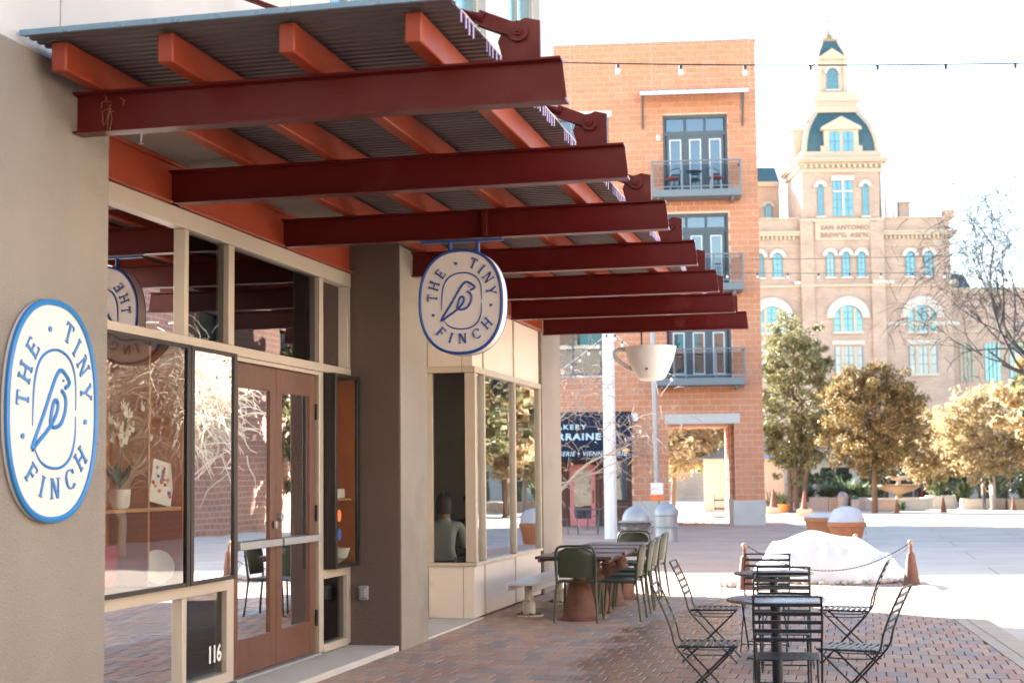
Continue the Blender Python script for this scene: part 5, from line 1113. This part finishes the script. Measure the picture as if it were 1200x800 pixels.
# fountain
ft = thing('stone_fountain', 'two tiered stone fountain with wide bowl in the plaza', 'fountain', P3(1.95, 90.5))
b = B(); b.lathe((0, 0, 0), [(1.9, 0), (1.9, 0.55), (1.98, 0.56), (1.98, 0.68), (1.7, 0.68), (1.7, 0.4), (0, 0.4)], 8); b.build('pool_wall', STONE, ft, smooth=20)
b = B(); b.lathe((0, 0, 0.4), [(0.35, 0), (0.22, 0.2), (0.16, 0.45), (0.3, 0.55), (0.75, 0.68), (1.1, 0.86), (1.22, 0.98), (1.22, 1.06), (1.1, 1.04), (0, 0.95)], 28); b.build('lower_bowl', mat('brown_stone', (0.24, 0.15, 0.09), 0.85, var=0.2, vscale=3), ft)
b = B(); b.lathe((0, 0, 1.35), [(0.16, 0), (0.12, 0.2), (0.14, 0.35), (0.55, 0.42), (0.70, 0.5), (0.70, 0.62), (0.6, 0.6), (0, 0.55)], 24); b.build('upper_bowl', STONE, ft)
b = B(); b.lathe((0, 0, 1.9), [(0.09, 0), (0.06, 0.2), (0.11, 0.3), (0.05, 0.42), (0, 0.5)], 12); b.build('finial', STONE, ft)
for i, (x, y) in enumerate(((3.3, 89.9),)): spiky('flower_bed', 'pale low plants along the fountain pool wall', (2.0, 88.35, gz(88)), 160, 0.5, 0.05, 90, 0.9)
# rust cones
def cone(label, loc, h, onblock):
    t = thing('cone_bollard', label, 'bollard', loc, 0, 'rust red cone bollards'); z = 0
    if onblock: b = B(); b.box(-0.36, 0.36, -0.36, 0.36, -0.05, 0.32); b.build('stone_foot', TRIM, t, 0.03); z = 0.32
    b = B(); b.lathe((0, 0, z), [(0.24*h, 0), (0.24*h, 0.03), (0.20*h, 0.05), (0.035, h), (0, h+0.01)], 14); b.build('cone', RUST, t)
cone('rust red cone bollard on stone foot beside the small orange pot', P3(-4.75, 80.9), 0.95, True)
cone('rust red cone bollard on stone foot below the tall pale green tree', P3(-2.84, 73.4), 0.85, True)
cone('rust red cone bollard in front of the fountain', P3(1.57, 79.2), 0.72, False)
cone('rust red cone bollard between the fountain and the people', P3(3.98, 81.1), 0.78, False)
cone('rust red cone bollard beyond the two people', P3(7.85, 85.4), 0.75, False)
cone('rust red cone bollard between the two metal urns', P3(-0.85, 89), 0.9, False)
for (x, y, r, h, l, c) in ((-1.24, 88.2, 0.28, 1.08, 'tall grey metal bin with domed top beside the yucca clump', GREYM), (-0.57, 88.0, 0.22, 0.85, 'short grey metal bin with green lid beside the brown leafed tree', GREYM)):
    t = thing('metal_bin', l, 'bin', P3(x, y)); b = B(); b.lathe((0, 0, 0), [(r, 0), (r, h*0.72), (r*1.05, h*0.73), (r*1.05, h*0.76)], 18); b.build('body', c, t)
    b = B(); b.lathe((0, 0, h*0.76), [(r*1.02, 0), (r*0.95, h*0.1), (r*0.6, h*0.2), (0, h*0.24)], 18); b.build('lid', c if h > 1 else mat('green_lid', (0.03, 0.12, 0.10), 0.5), t)
# cream stone house and long low building behind the trees
hs_ = thing('stone_house', 'small cream stone house with hipped metal roof beside the orange block building', 'house', P3(-6.4, 90))
b = B(); b.box(-3, 1.75, 0, 6, -0.2, 3.1); b.build('wall', mat('cream_render', (0.66, 0.55, 0.42), 0.9, var=0.12, vscale=2), hs_)
b = B(); b.add([(-3.4, -0.4, 3.1), (2.1, -0.4, 3.1), (2.1, 6.4, 3.1), (-3.4, 6.4, 3.1), (-1.2, 2.0, 4.1), (0.2, 2.0, 4.1), (0.2, 4, 4.1), (-1.2, 4, 4.1)], [(0, 1, 5, 4), (1, 2, 6, 5), (2, 3, 7, 6), (3, 0, 4, 7), (4, 5, 6, 7), (3, 2, 1, 0)]); b.build('roof', mat('pale_metal_roof', (0.30, 0.38, 0.42), 0.4, metal=0.4), hs_, smooth=0)
lb = thing('low_building', 'long low stone building with dark glazed openings behind the trees', 'building', P3(2, 106))
opn = [(-7.5+2.6*i, -5.6+2.6*i, 0.3, 2.7) for i in range(11)]
b = B()
for r in holes(-9, 24, -0.3, 3.4, opn): b.box(r[0], r[1], 0, 0.4, r[2], r[3])
b.build('wall', mat('blue_grey_stone', (0.42, 0.42, 0.42), 0.9, var=0.15, vscale=1.5), lb)
for (a, c, u, w) in opn:
    g = B(); g.box(a, c, 0.2, 0.25, u, w); go = g.build('window', mat('dark_pane', (0.015, 0.025, 0.035), 0.15, var=0.3), lb)
    g = B(); g.box((a+c)/2-0.04, (a+c)/2+0.04, 0.12, 0.199, u, w).box(a, (a+c)/2-0.041, 0.13, 0.199, 2.0, 2.08).box((a+c)/2+0.041, c, 0.13, 0.199, 2.0, 2.08); g.build('window_frame', GREYM, go)
b = B(); b.box(-9.2, 24.2, -1.6, 0.6, 3.4, 3.6); b.build('roof', DGREY, lb)
b = B(); b.box(1.65, 2.3, -1.5, -0.9, -0.3, 3.4); b.build('red_post', mat('dark_red_paint', (0.16, 0.03, 0.025), 0.6), lb)
# shrub masses below the low roof
for i, (x, y, l) in enumerate(((-2.5, 100, 'dark shrub behind the yucca clump'), (1.0, 101, 'dark shrub behind the brown leafed tree trunk'), (5.2, 101, 'dark shrub behind the grey planter wall'), (9.0, 100, 'dark shrub behind the two people'), (13.0, 100, 'dark shrub at the road end under bare branches'))):
    tree(l, P3(x, y), 1.6, (1.7, 1.3, 1.0), mat('shrub_leaf', (0, 0, 0), 0.5, ramp=[(0.03, 0.05, 0.02), (0.06, 0.09, 0.035), (0.04, 0.06, 0.03)], trans=0.2), BARK, 100+i, 30, 90, 0.14, 0.05, cat='shrub', group='shrubs behind the planters', limbs=6, name='shrub')
tree('blue green shrub on the roof edge of the brewery wall', (26.5, 158, 24.8), 1.2, (0.7, 0.7, 1.5), LEAFE, BARK, 120, 16, 50, 0.2, 0.05, cat='shrub', group='shrubs behind the planters', limbs=4, name='shrub') if False else None
# ---- people
def person_mesh(name, J, E, col_of, mats, loc, rz, label, parent=None, sub=2):
    """J: joint -> ((x,y,z), radius); E: edges, first joint is the pelvis root; col_of(point) -> material index"""
    keys = list(J); me = bpy.data.meshes.new('sk'); me.from_pydata([J[k][0] for k in keys], [(keys.index(a), keys.index(c)) for a, c in E], [])
    o = bpy.data.objects.new('sk', me); COL.objects.link(o); sm = o.modifiers.new('skin', 'SKIN'); sm.use_smooth_shade = True
    for i, k in enumerate(keys):
        r = J[k][1]; r = r if isinstance(r, tuple) else (r, r); me.skin_vertices[0].data[i].radius = r; me.skin_vertices[0].data[i].use_root = (i == 0)
    ss = o.modifiers.new('sub', 'SUBSURF'); ss.levels = sub; ss.render_levels = sub
    dg = bpy.context.evaluated_depsgraph_get(); m2 = bpy.data.meshes.new_from_object(o.evaluated_get(dg)); bpy.data.objects.remove(o); m2.name = name
    m2.materials.clear()
    for mm in mats: m2.materials.append(mm)
    for p_ in m2.polygons: p_.material_index = col_of(p_.center); p_.use_smooth = True
    ob = link(name, m2, parent); ob.location = loc; ob.rotation_euler = (0, 0, rz)
    if label: tag(ob, label, 'person')
    return ob
def standing(turn=0.0):
    J = {'pel': ((0, 0, 0.92), (0.15, 0.11)), 'wai': ((0, 0.0, 1.08), (0.135, 0.10)), 'che': ((0, 0.0, 1.30), (0.165, 0.115)), 'nec': ((0, 0.0, 1.46), 0.055), 'hd0': ((0, 0.02, 1.55), (0.075, 0.085)), 'hd1': ((0, 0.02, 1.66), (0.078, 0.095)), 'hd2': ((0, 0.015, 1.73), 0.05)}
    E = [('pel', 'wai'), ('wai', 'che'), ('che', 'nec'), ('nec', 'hd0'), ('hd0', 'hd1'), ('hd1', 'hd2')]
    for s, n in ((-1, 'l'), (1, 'r')):
        J.update({n+'hip': ((0.09*s, 0, 0.84), 0.095), n+'kne': ((0.095*s, 0.02, 0.48), 0.062), n+'ank': ((0.095*s, -0.01, 0.09), 0.042), n+'toe': ((0.11*s, 0.14, 0.03), 0.032),
                  n+'sho': ((0.19*s, 0, 1.39), 0.062), n+'elb': ((0.24*s, 0.04, 1.12), 0.046), n+'wri': ((0.14*s, 0.22, 1.10), 0.032), n+'han': ((0.09*s, 0.28, 1.12), 0.036)})
        E += [('pel', n+'hip'), (n+'hip', n+'kne'), (n+'kne', n+'ank'), (n+'ank', n+'toe'), ('che', n+'sho'), (n+'sho', n+'elb'), (n+'elb', n+'wri'), (n+'wri', n+'han')]
    return J, E
def seated(fwd=0.06):
    J = {'pel': ((0, 0, 0.52), (0.16, 0.12)), 'wai': ((0, 0.02, 0.68), (0.145, 0.11)), 'che': ((0, 0.05+fwd, 0.90), (0.175, 0.12)), 'nec': ((0, 0.07+fwd, 1.06), 0.058), 'hd0': ((0, 0.10+fwd, 1.15), (0.075, 0.085)), 'hd1': ((0, 0.10+fwd, 1.26), (0.078, 0.095)), 'hd2': ((0, 0.095+fwd, 1.33), 0.05)}
    E = [('pel', 'wai'), ('wai', 'che'), ('che', 'nec'), ('nec', 'hd0'), ('hd0', 'hd1'), ('hd1', 'hd2')]
    for s, n in ((-1, 'l'), (1, 'r')):
        J.update({n+'hip': ((0.10*s, 0.06, 0.52), 0.10), n+'kne': ((0.12*s, 0.46, 0.50), 0.066), n+'ank': ((0.12*s, 0.44, 0.09), 0.044), n+'toe': ((0.13*s, 0.58, 0.03), 0.033),
                  n+'sho': ((0.20*s, 0.05+fwd, 0.99), 0.066), n+'elb': ((0.27*s, 0.14, 0.74), 0.048), n+'wri': ((0.17*s, 0.36, 0.76), 0.034), n+'han': ((0.12*s, 0.43, 0.77), 0.037)})
        E += [('pel', n+'hip'), (n+'hip', n+'kne'), (n+'kne', n+'ank'), (n+'ank', n+'toe'), ('che', n+'sho'), (n+'sho', n+'elb'), (n+'elb', n+'wri'), (n+'wri', n+'han')]
    return J, E
def garment(name, col): return mat(name, col, 0.85, var=0.12, vscale=14)
JS, ES = standing()
def stcol(p): return 0 if p.z > 1.47 else (1 if p.z > 0.9 else (2 if p.z > 0.08 else 3))
def handcol(f):
    def g(p): return 0 if (p.y > 0.235 and 1.0 < p.z < 1.2) else f(p)
    return g
def hair(parent, c, r, long=0.0):
    b = B(); v = []; f = []; n = 14; m = 9
    for i in range(m+1):
        th = PI*0.62*i/m; 
        for k in range(n):
            a = 2*PI*k/n; fr = 1.0 if math.sin(a) < 0.25 else 0.62; t2 = th*fr
            v.append((c[0]+r[0]*math.sin(t2)*math.cos(a), c[1]+r[1]*math.sin(t2)*math.sin(a), c[2]+r[2]*math.cos(t2)-(long*max(0, i/m-0.7)*3 if math.sin(a) < 0.25 else 0)))
    for i in range(m): f += [(i*n+k, i*n+(k+1) % n, (i+1)*n+(k+1) % n, (i+1)*n+k) for k in range(n)]
    b.add(v, f); return b.build('hair', HAIR, parent, smooth=80)
p1 = person_mesh('person', JS, ES, handcol(stcol), [SKIN, garment('brown_jacket', (0.13, 0.075, 0.05)), garment('dark_trousers', (0.02, 0.025, 0.045)), DARK], P3(6.55, 88.6), math.radians(-70), 'person standing in brown jacket and dark trousers at the pale planter')
hair(p1, (0, 0.0, 1.67), (0.098, 0.115, 0.11), 0.1)
p2 = person_mesh('person', JS, ES, handcol(stcol), [SKIN, garment('white_jacket', (0.72, 0.72, 0.72)), garment('grey_trousers', (0.42, 0.40, 0.40)), WHITE], P3(7.0, 88.9), math.radians(80), 'person in white jacket and pale trousers beside the brown jacket'); p2.scale = (0.97, 0.97, 0.95)
hair(p2, (0, 0.0, 1.67), (0.098, 0.115, 0.11), 0.05)
JT, ET = seated()
def secol(p): return 0 if p.z > 1.07 or (p.y > 0.40 and 0.68 < p.z < 0.85) else (1 if p.z > 0.60 else (2 if p.z > 0.08 else 3))
q1 = person_mesh('person', JT, ET, secol, [SKIN, garment('pale_grey_shirt', (0.50, 0.51, 0.52)), garment('navy_jeans', (0.03, 0.035, 0.06)), DARK], (-4.90, 17.15, 0.05), 0.1, 'person in pale grey shirt seated with back to bay window pane')
hair(q1, (0, 0.145, 1.27), (0.10, 0.115, 0.115), 0.12)
q2 = person_mesh('person', JT, ET, secol, [SKIN, garment('dark_top', (0.035, 0.04, 0.05)), garment('black_jeans', (0.02, 0.02, 0.025)), DARK], (-4.80, 18.35, 0.05), PI-0.2, 'person in dark top seated facing the pale grey shirt')
hair(q2, (0, 0.145, 1.27), (0.10, 0.115, 0.115), 0.05)
for (y, l) in ((17.15, 'dark stool under the person in pale grey shirt'), (18.35, 'dark stool under the person in dark top')):
    t = thing('stool', l, 'stool', (-4.90 if y < 18 else -4.8, y, 0.05)); b = B(); b.lathe((0, 0, 0.39), [(0.17, 0), (0.18, 0.02), (0, 0.025)], 18); b.build('seat', DARK, t)
    for k in range(4): b = B(); b.tube([(0.11*math.cos(k*PI/2+0.8), 0.11*math.sin(k*PI/2+0.8), 0.39), (0.18*math.cos(k*PI/2+0.8), 0.18*math.sin(k*PI/2+0.8), 0)], 0.012, 6); b.build('leg', DARK, t)
t = thing('indoor_table', 'small dark table between the two people behind the bay window', 'table', (-4.9, 17.78, 0.05))
b = B(); b.lathe((0, 0, 0.70), [(0.26, 0), (0.27, 0.025), (0, 0.03)], 24); b.build('top', DARK, t); b = B(); b.lathe((0, 0, 0), [(0.17, 0), (0.17, 0.02), (0.03, 0.04), (0.03, 0.7)], 14); b.build('pedestal', DARK, t)
# ---- covered mound with chained bollards
PRX = [(-1.75, 0.0), (-1.62, 0.22), (-1.36, 0.55), (-0.8, 0.72), (-0.18, 0.63), (0.3, 0.38), (0.5, 0.16), (0.60, 0.0)]
def prof_x(x):
    for (a, u), (c, w) in zip(PRX, PRX[1:]):
        if a <= x <= c: t = (x-a)/(c-a); t = t*t*(3-2*t); return u+(w-u)*t
    return 0
from mathutils import noise as mn
b = B((-0.6, 23.3, 0)); v = []; NR, NA = 46, 120; XC_, YC_, RX_, RY_ = -0.575, 23.3, 1.175, 0.98
for i in range(NR+1):
    rr = (i/NR)**0.8
    for k in range(NA):
        a = 2*PI*k/NA; wob = 1+0.05*mn.noise(Vector((2.2*math.cos(a), 2.2*math.sin(a), 7)))+0.025*mn.noise(Vector((7*math.cos(a), 7*math.sin(a), 3)))
        cx_, cy_ = rr*math.cos(a), rr*math.sin(a); q = math.sqrt(max(1e-6, 1-cy_*cy_)); h = prof_x(XC_+RX_*max(-1, min(1, cx_/q)))*q**1.1
        fold = (0.5-abs(mn.noise(Vector((4.2*math.cos(a), 4.2*math.sin(a), rr*0.8)))))*0.085*rr*min(1, (1-rr)*5)
        h += fold+mn.noise(Vector((cx_*2.5, cy_*2.5, 1)))*0.045*(1-rr)+mn.noise(Vector((cx_*6+cy_*5, cy_*6, 2)))*0.012*(1-rr)
        v.append((XC_+RX_*cx_*wob, YC_+RY_*cy_*wob, max(0.004, h)+0.004))
b.add(v, [(i*NA+k, i*NA+(k+1) % NA, (i+1)*NA+(k+1) % NA, (i+1)*NA+k) for i in range(NR) for k in range(NA)])
md = b.build('frost_cloth_mound', CLOTH, None, smooth=180); tag(md, 'white frost cloth heaped over a plant bed between chained bollards', 'cloth cover')
r_ = random.Random(21); b = B((-0.6, 21.9, 0))
def stone(b, c, s):
    rot = Matrix.Rotation(r_.random()*6, 3, 'Z') @ Matrix.Rotation(r_.random(), 3, 'X'); n = 6; v = []
    for i, (th) in enumerate((0.0, 0.7, 1.57, 2.3, 3.14)):
        for k in range(n): a = 2*PI*k/n; q = s*r_.uniform(0.8, 1.1); v.append(Vector(c)+rot @ Vector((q*math.sin(th)*math.cos(a), q*0.8*math.sin(th)*math.sin(a), q*0.6*math.cos(th))))
    b.add(v, [(i*n+k, i*n+(k+1) % n, (i+1)*n+(k+1) % n, (i+1)*n+k) for i in range(4) for k in range(n)])
for i in range(90):
    a = r_.uniform(PI*1.02, PI*1.98); stone(b, (-0.575+1.22*math.cos(a)+r_.gauss(0, 0.03), 23.3+1.02*math.sin(a)+r_.gauss(0, 0.05), 0.03), r_.uniform(0.03, 0.075))
for i in range(14): stone(b, (-1.93+r_.gauss(0, 0.09), 21.75+r_.gauss(0, 0.12), 0.04), r_.uniform(0.05, 0.09))
tag(b.build('edging_stones', STONE, None, smooth=50, kind='stuff'), 'loose pale stones edging the cloth covered bed', 'stones')
for (x, y, l) in ((-1.67, 21.3, 'rusty cone bollard with ball top beside the pile of stones'), (0.62, 22.3, 'rusty cone bollard with ball top at the kerb corner'), (-0.16, 24.6, 'rusty cone bollard with ball top behind the cloth mound')):
    t = thing('chain_bollard', l, 'bollard', (x, y, gz(y)), 0, 'rusty bollards round the cloth mound'); b = B(); b.lathe((0, 0, -0.03), [(0.14, 0), (0.14, 0.03), (0.115, 0.06), (0.055, 0.46), (0.05, 0.48), (0.026, 0.50), (0.022, 0.60), (0, 0.60)], 16); b.build('cone', RUST, t)
    b = B(); b.lathe((0, 0, 0.57), [(0.0, 0), (0.028, 0.012), (0.04, 0.04), (0.028, 0.068), (0, 0.08)], 12); b.build('ball', mat('weathered_brass', (0.35, 0.26, 0.17), 0.5, metal=0.5), t)
def chain(label, a, c, sag):
    a = Vector(a); c = Vector(c); n = 90; P = []
    for i in range(n+1): u = i/n; q = a.lerp(c, u); q.z -= sag*4*u*(1-u); P.append(q)
    b = B(tuple(a)); b.tube(P, [0.003+0.007*(i % 2) for i in range(n+1)], 5); tag(b.build('chain', mat('dark_chain', (0.05, 0.04, 0.035), 0.5, metal=0.5)), label, 'chain')
chain('rusty chain sagging between the stone pile bollard and kerb bollard', (-1.63, 21.3, 0.60), (0.58, 22.28, 0.58), 0.36)
chain('rusty chain from the kerb bollard round behind the mound', (0.62, 22.34, 0.58), (-0.12, 24.58, 0.56), 0.25)
# ---- covered pots
def pot(label, loc, R, h, ch, seed):
    t = thing('covered_pot', label, 'planter', loc, 0, 'covered terracotta pots'); b = B(); b.lathe((0, 0, -0.02), [(R*0.66, 0), (R*0.93, h*0.80), (R, h*0.81), (R*1.0, h*0.98), (R*0.97, h), (R*0.88, h), (R*0.86, h*0.92), (0, h*0.92)], 32); b.build('pot', TERRA, t)
    b = B(); v = []; n, m = 30, 12
    for i in range(m+1):
        th = PI/2*i/m
        for k in range(n):
            a = 2*PI*k/n; q = 1+0.10*mn.noise(Vector((2.5*math.cos(a), 2.5*math.sin(a), th*2+seed)))+0.05*mn.noise(Vector((7*math.cos(a), 7*math.sin(a), th*3+seed)))
            v.append((R*0.92*q*math.sin(th)**0.8*math.cos(a), R*0.92*q*math.sin(th)**0.8*math.sin(a), h*0.97+ch*q*math.cos(th)**0.9))
    b.add(v, [(i*n+k, i*n+(k+1) % n, (i+1)*n+(k+1) % n, (i+1)*n+k) for i in range(m) for k in range(n)]); b.build('cloth_cover', CLOTH, t, smooth=180)
pot('terracotta pot with tall white cloth hood at the road edge', P3(-0.45, 37.6), 0.47, 0.55, 0.36, 1)
pot('terracotta pot with flat white cloth cover behind the hooded pot', P3(-1.08, 41.2), 0.55, 0.60, 0.10, 5)
# ---- post, sign pole, bins
b = B((-6.8, 40.6, gz(40.6))); z0 = gz(40.6)
pp_ = thing('white_post', 'thick white faceted post in front of the bakery awning', 'post', (-6.8, 40.6, z0)); b = B(); b.lathe((0, 0, 0), [(0.175, -0.05), (0.165, 6.2), (0.0, 6.2)], 8); b.build('shaft', WHITE, pp_, smooth=20); b = B(); b.lathe((0, 0, -0.05), [(0.21, 0), (0.21, 0.07), (0.18, 0.075)], 8); b.build('base_collar', GREYM, pp_, smooth=20)
sp2 = thing('sign_pole', 'thin grey steel pole with small white and orange notice', 'pole', P3(-5.5, 40.6)); b = B(); b.tube([(0, 0, -0.05), (-0.06, 0, 6.3)], 0.075, 12); b.build('shaft', GREYM, sp2)
b = B(); b.box(-0.17, 0.17, -0.10, -0.085, 1.22, 1.54); b.build('notice', WHITE, sp2, 0.01); b = B(); b.box(-0.17, 0.17, -0.101, -0.085, 1.06, 1.215); b.build('orange_notice', ORNG, sp2, 0.01)
t = thing('litter_bin', 'domed silver litter bin wrapped in a grey bag beside the white post', 'bin', P3(-5.25, 34.9)); b = B(); b.lathe((0, 0, 0), [(0.24, 0), (0.27, 0.5), (0.28, 0.55)], 20); b.build('body', GREYM, t)
b = B(); v = []; n, m = 40, 10
for i in range(m+1):
    for k in range(n): a = 2*PI*k/n; R = 0.315+0.02*math.sin(3*i)+0.05*mn.noise(Vector((3*math.cos(a), 3*math.sin(a), i*0.5)))+0.03*mn.noise(Vector((9*math.cos(a), 9*math.sin(a), i*1.1))); R *= (0.78+0.3*math.sin(PI*(0.15+0.6*i/m))); v.append((R*math.cos(a), R*math.sin(a), 0.12+0.48*i/m))
b.add(v, [(i*n+k, i*n+(k+1) % n, (i+1)*n+(k+1) % n, (i+1)*n+k) for i in range(m) for k in range(n)]); b.build('bag', mat('grey_bag', (0.16, 0.15, 0.15), 0.25, var=0.2), t)
b = B(); b.lathe((0, 0, 0.6), [(0.40, 0), (0.41, 0.03), (0.33, 0.05), (0.31, 0.16), (0.24, 0.28), (0.13, 0.36), (0, 0.385)], 28); b.build('dome_lid', GREYM, t, smooth=50)
t = thing('litter_bin', 'ribbed silver litter bin with round top beside the sign pole', 'bin', P3(-5.12, 39.4)); b = B(); b.lathe((0, 0, 0), [(0.31, 0), (0.31, 0.06), (0.30, 0.08), (0.31, 0.36), (0.33, 0.38), (0.31, 0.40), (0.31, 0.66), (0.33, 0.68), (0.32, 0.70)], 26); b.build('body', GREYM, t)
b = B(); b.lathe((0, 0, 0.70), [(0.32, 0), (0.31, 0.12), (0.24, 0.24), (0.1, 0.30), (0, 0.31)], 26); b.build('dome_lid', GREYM, t, smooth=50)
# ---- cafe tables in front of the bakery and in the passage
def cafe_set(label, loc, rz, m, group):
    t = thing('cafe_table', label, 'table', loc, rz, group)
    b = B(); b.box(-0.42, 0.42, -0.42, 0.42, 0.75, 0.785); b.build('top', m, t, 0.005)
    for sx in (-1, 1):
        for sy in (-1, 1): b = B(); b.tube([(0.36*sx, 0.36*sy, 0.75), (0.30*sx, 0.30*sy, 0)], 0.02, 6); b.build('leg', m, t)
    for sx in (-1, 1):
        b = B(); b.box(sx*0.78-0.19, sx*0.78+0.19, -0.2, 0.2, 0.45, 0.475); so = b.build('seat', m, t, 0.005)
        b = B(); b.tube([(sx*0.34, 0, 0.25), (sx*0.78, 0, 0.25)], 0.018, 6); b.build('arm', m, t)
        for sy in (-1, 1):
            for s2 in (-1, 1): b = B(); b.tube([(sx*0.78+0.15*s2, 0.16*sy, 0.45), (sx*0.78+0.18*s2, 0.19*sy, 0)], 0.014, 5); b.build('seat_leg', m, so)
cafe_set('dark metal cafe table with two seats nearest the white post', P3(-8.3, 45.3), 0.2, DGREY, 'cafe tables outside the bakery')
cafe_set('dark metal cafe table with two seats nearest the bakery door', P3(-8.3, 50.5), 0.1, DGREY, 'cafe tables outside the bakery')
cafe_set('blue green metal table with two seats in the passage', P3(-6.75, 58.6), 0.25, mat('teal_metal', (0.045, 0.10, 0.11), 0.45), 'cafe tables outside the bakery')
t = thing('shelf_rack', 'dark shelf rack against the passage piers', 'rack', P3(-5.65, 62.0), 0.14)
for z in (0.15, 0.5, 0.85): b = B(); b.box(-0.42, 0.42, -0.2, 0.2, z, z+0.06); b.build('shelf', DARK, t)
for x in (-0.42, 0.38): b = B(); b.box(x, x+0.04, -0.2, 0.2, 0, 1.1); b.build('side', BW, t)
# ---- string lights
def string(label, pts, nb, sag, cable_m, bulb=True, bs=1.0):
    a = Vector(pts[0]); c = Vector(pts[1]); t = thing('string_lights', label, 'string lights', a, 0, 'festoon strings over the plaza'); n = max(nb*4, 24)
    def at(u): q = a.lerp(c, u); q.z -= sag*4*u*(1-u); return q-a
    b = B(); b.tube([at(i/n) for i in range(n+1)], 0.010*bs, 5); b.build('cable', cable_m, t)
    for i in range(nb):
        q = at((i+0.5)/nb)
        if bulb:
            s = B(); s.lathe((q.x, q.y, q.z-0.075*bs), [(0.024*bs, 0), (0.026*bs, 0.07*bs), (0.012*bs, 0.08*bs), (0, 0.08*bs)], 8); so = s.build('socket', DARK, t)
            g = B(); g.lathe((q.x, q.y, q.z-0.165*bs), [(0, 0), (0.026*bs, 0.012*bs), (0.038*bs, 0.045*bs), (0.028*bs, 0.08*bs), (0.02*bs, 0.097*bs)], 10); g.build('bulb', mat('frosted_bulb', (0.8, 0.8, 0.8), 0.15, var=0.02), so)
string('festoon string from the canopy building corner across the pale sky', ((-4.9, 22.0, 7.97), (7.5, 22.0, 7.2)), 13, 0.12, DARK)
string('festoon string with bulbs crossing in front of the brewery arches', ((-5.1, 44, 7.62), (9.0, 44, 7.2)), 16, 0.10, DGREY)
string('bare dark cable crossing above the festoon bulbs before the brewery', ((-3.2, 46, 8.2), (9.5, 46, 8.0)), 1, 0.06, DGREY, False)
string('festoon string rising past the bakery window to the white post', ((-9.0, 37.5, 3.5), (-6.2, 37.5, 5.3)), 12, 0.12, WHITE, True, 1.0)
string('festoon string falling from the white post behind the hanging cup', ((-6.2, 37.6, 5.3), (-4.6, 37.6, 4.1)), 9, 0.10, WHITE, True, 1.0)
# ================================================================== across the road and behind (seen in reflections
ob_ = thing('opposite_building', 'pale brick building across the road opposite the shop doors', 'building', (11.5, 46, -0.2))
opn = [(-15+7*i, -13+7*i, 5.6, 7.4) for i in range(6)]
b = B()
for r in holes(-18, 28, -0.5, 8.6, opn): b.box(0, 0.4, r[0], r[1], r[2], r[3])
b.build('wall', brick_mat('pale_red_brick', (0.25, 0.11, 0.075), (0.21, 0.09, 0.062), (0.28, 0.20, 0.165), 0.4, 0.2), ob_)
for (a, c, u, w) in opn:
    g = B(); g.box(0.2, 0.25, a, c, u, w); g.build('window', mat('dark_pane', (0.015, 0.025, 0.035), 0.15, var=0.3), ob_)
b = B(); b.box(0.41, 12, -18, 28, -0.5, 8.5); b.build('mass', DGREY, ob_)
pb2 = thing('bounce_building', 'cream rendered building across the road from the shop doors', 'building', (13.5, 8, 0))  # added out of view, its pale facade throws warm bounce onto the shopfront
opn = [(-14+5*i, -11.5+5*i, 1.0, 3.4) for i in range(6)]+[(-14+5*i, -11.5+5*i, 5.0, 7.2) for i in range(6)]
b = B()
for r in holes(-17, 17, -0.3, 9.0, opn): b.box(0, 0.4, r[0], r[1], r[2], r[3])
b.build('wall', mat('cream_stucco', (0.55, 0.47, 0.39), 0.9, var=0.1, vscale=1.5), pb2)
for (a, c, u, w) in opn: g = B(); g.box(0.2, 0.25, a, c, u, w); g.build('window', MATS['dark_pane'], pb2)
b = B(); b.box(0.41, 10, -17, 17, -0.3, 8.9); b.build('mass', DGREY, pb2)
sb_ = thing('sky_blocker_building', 'tall brown brick building closing the street behind the viewer', 'building', (4, -9, 0))  # invented and unseen, keeps sky light off faces turned to the camera
opn = [(-16+4*i, -14+4*i, 1+3.6*j, 3+3.6*j) for i in range(7) for j in range(4)]
b = B()
for r in holes(-18, 12, -0.5, 16, opn): b.box(r[0], r[1], -0.4, 0, r[2], r[3])
b.build('wall', brick_mat('brown_brick', (0.20, 0.12, 0.09), (0.16, 0.10, 0.08), (0.2, 0.16, 0.14), 0.4, 0.2), sb_)
for (a, c, u, w) in opn: g = B(); g.box(a, c, -0.25, -0.2, u, w); g.build('window', WGLASS, sb_)
b = B(); b.box(-18, 12, -10, -0.41, -0.5, 15.9); b.build('mass', DGREY, sb_)
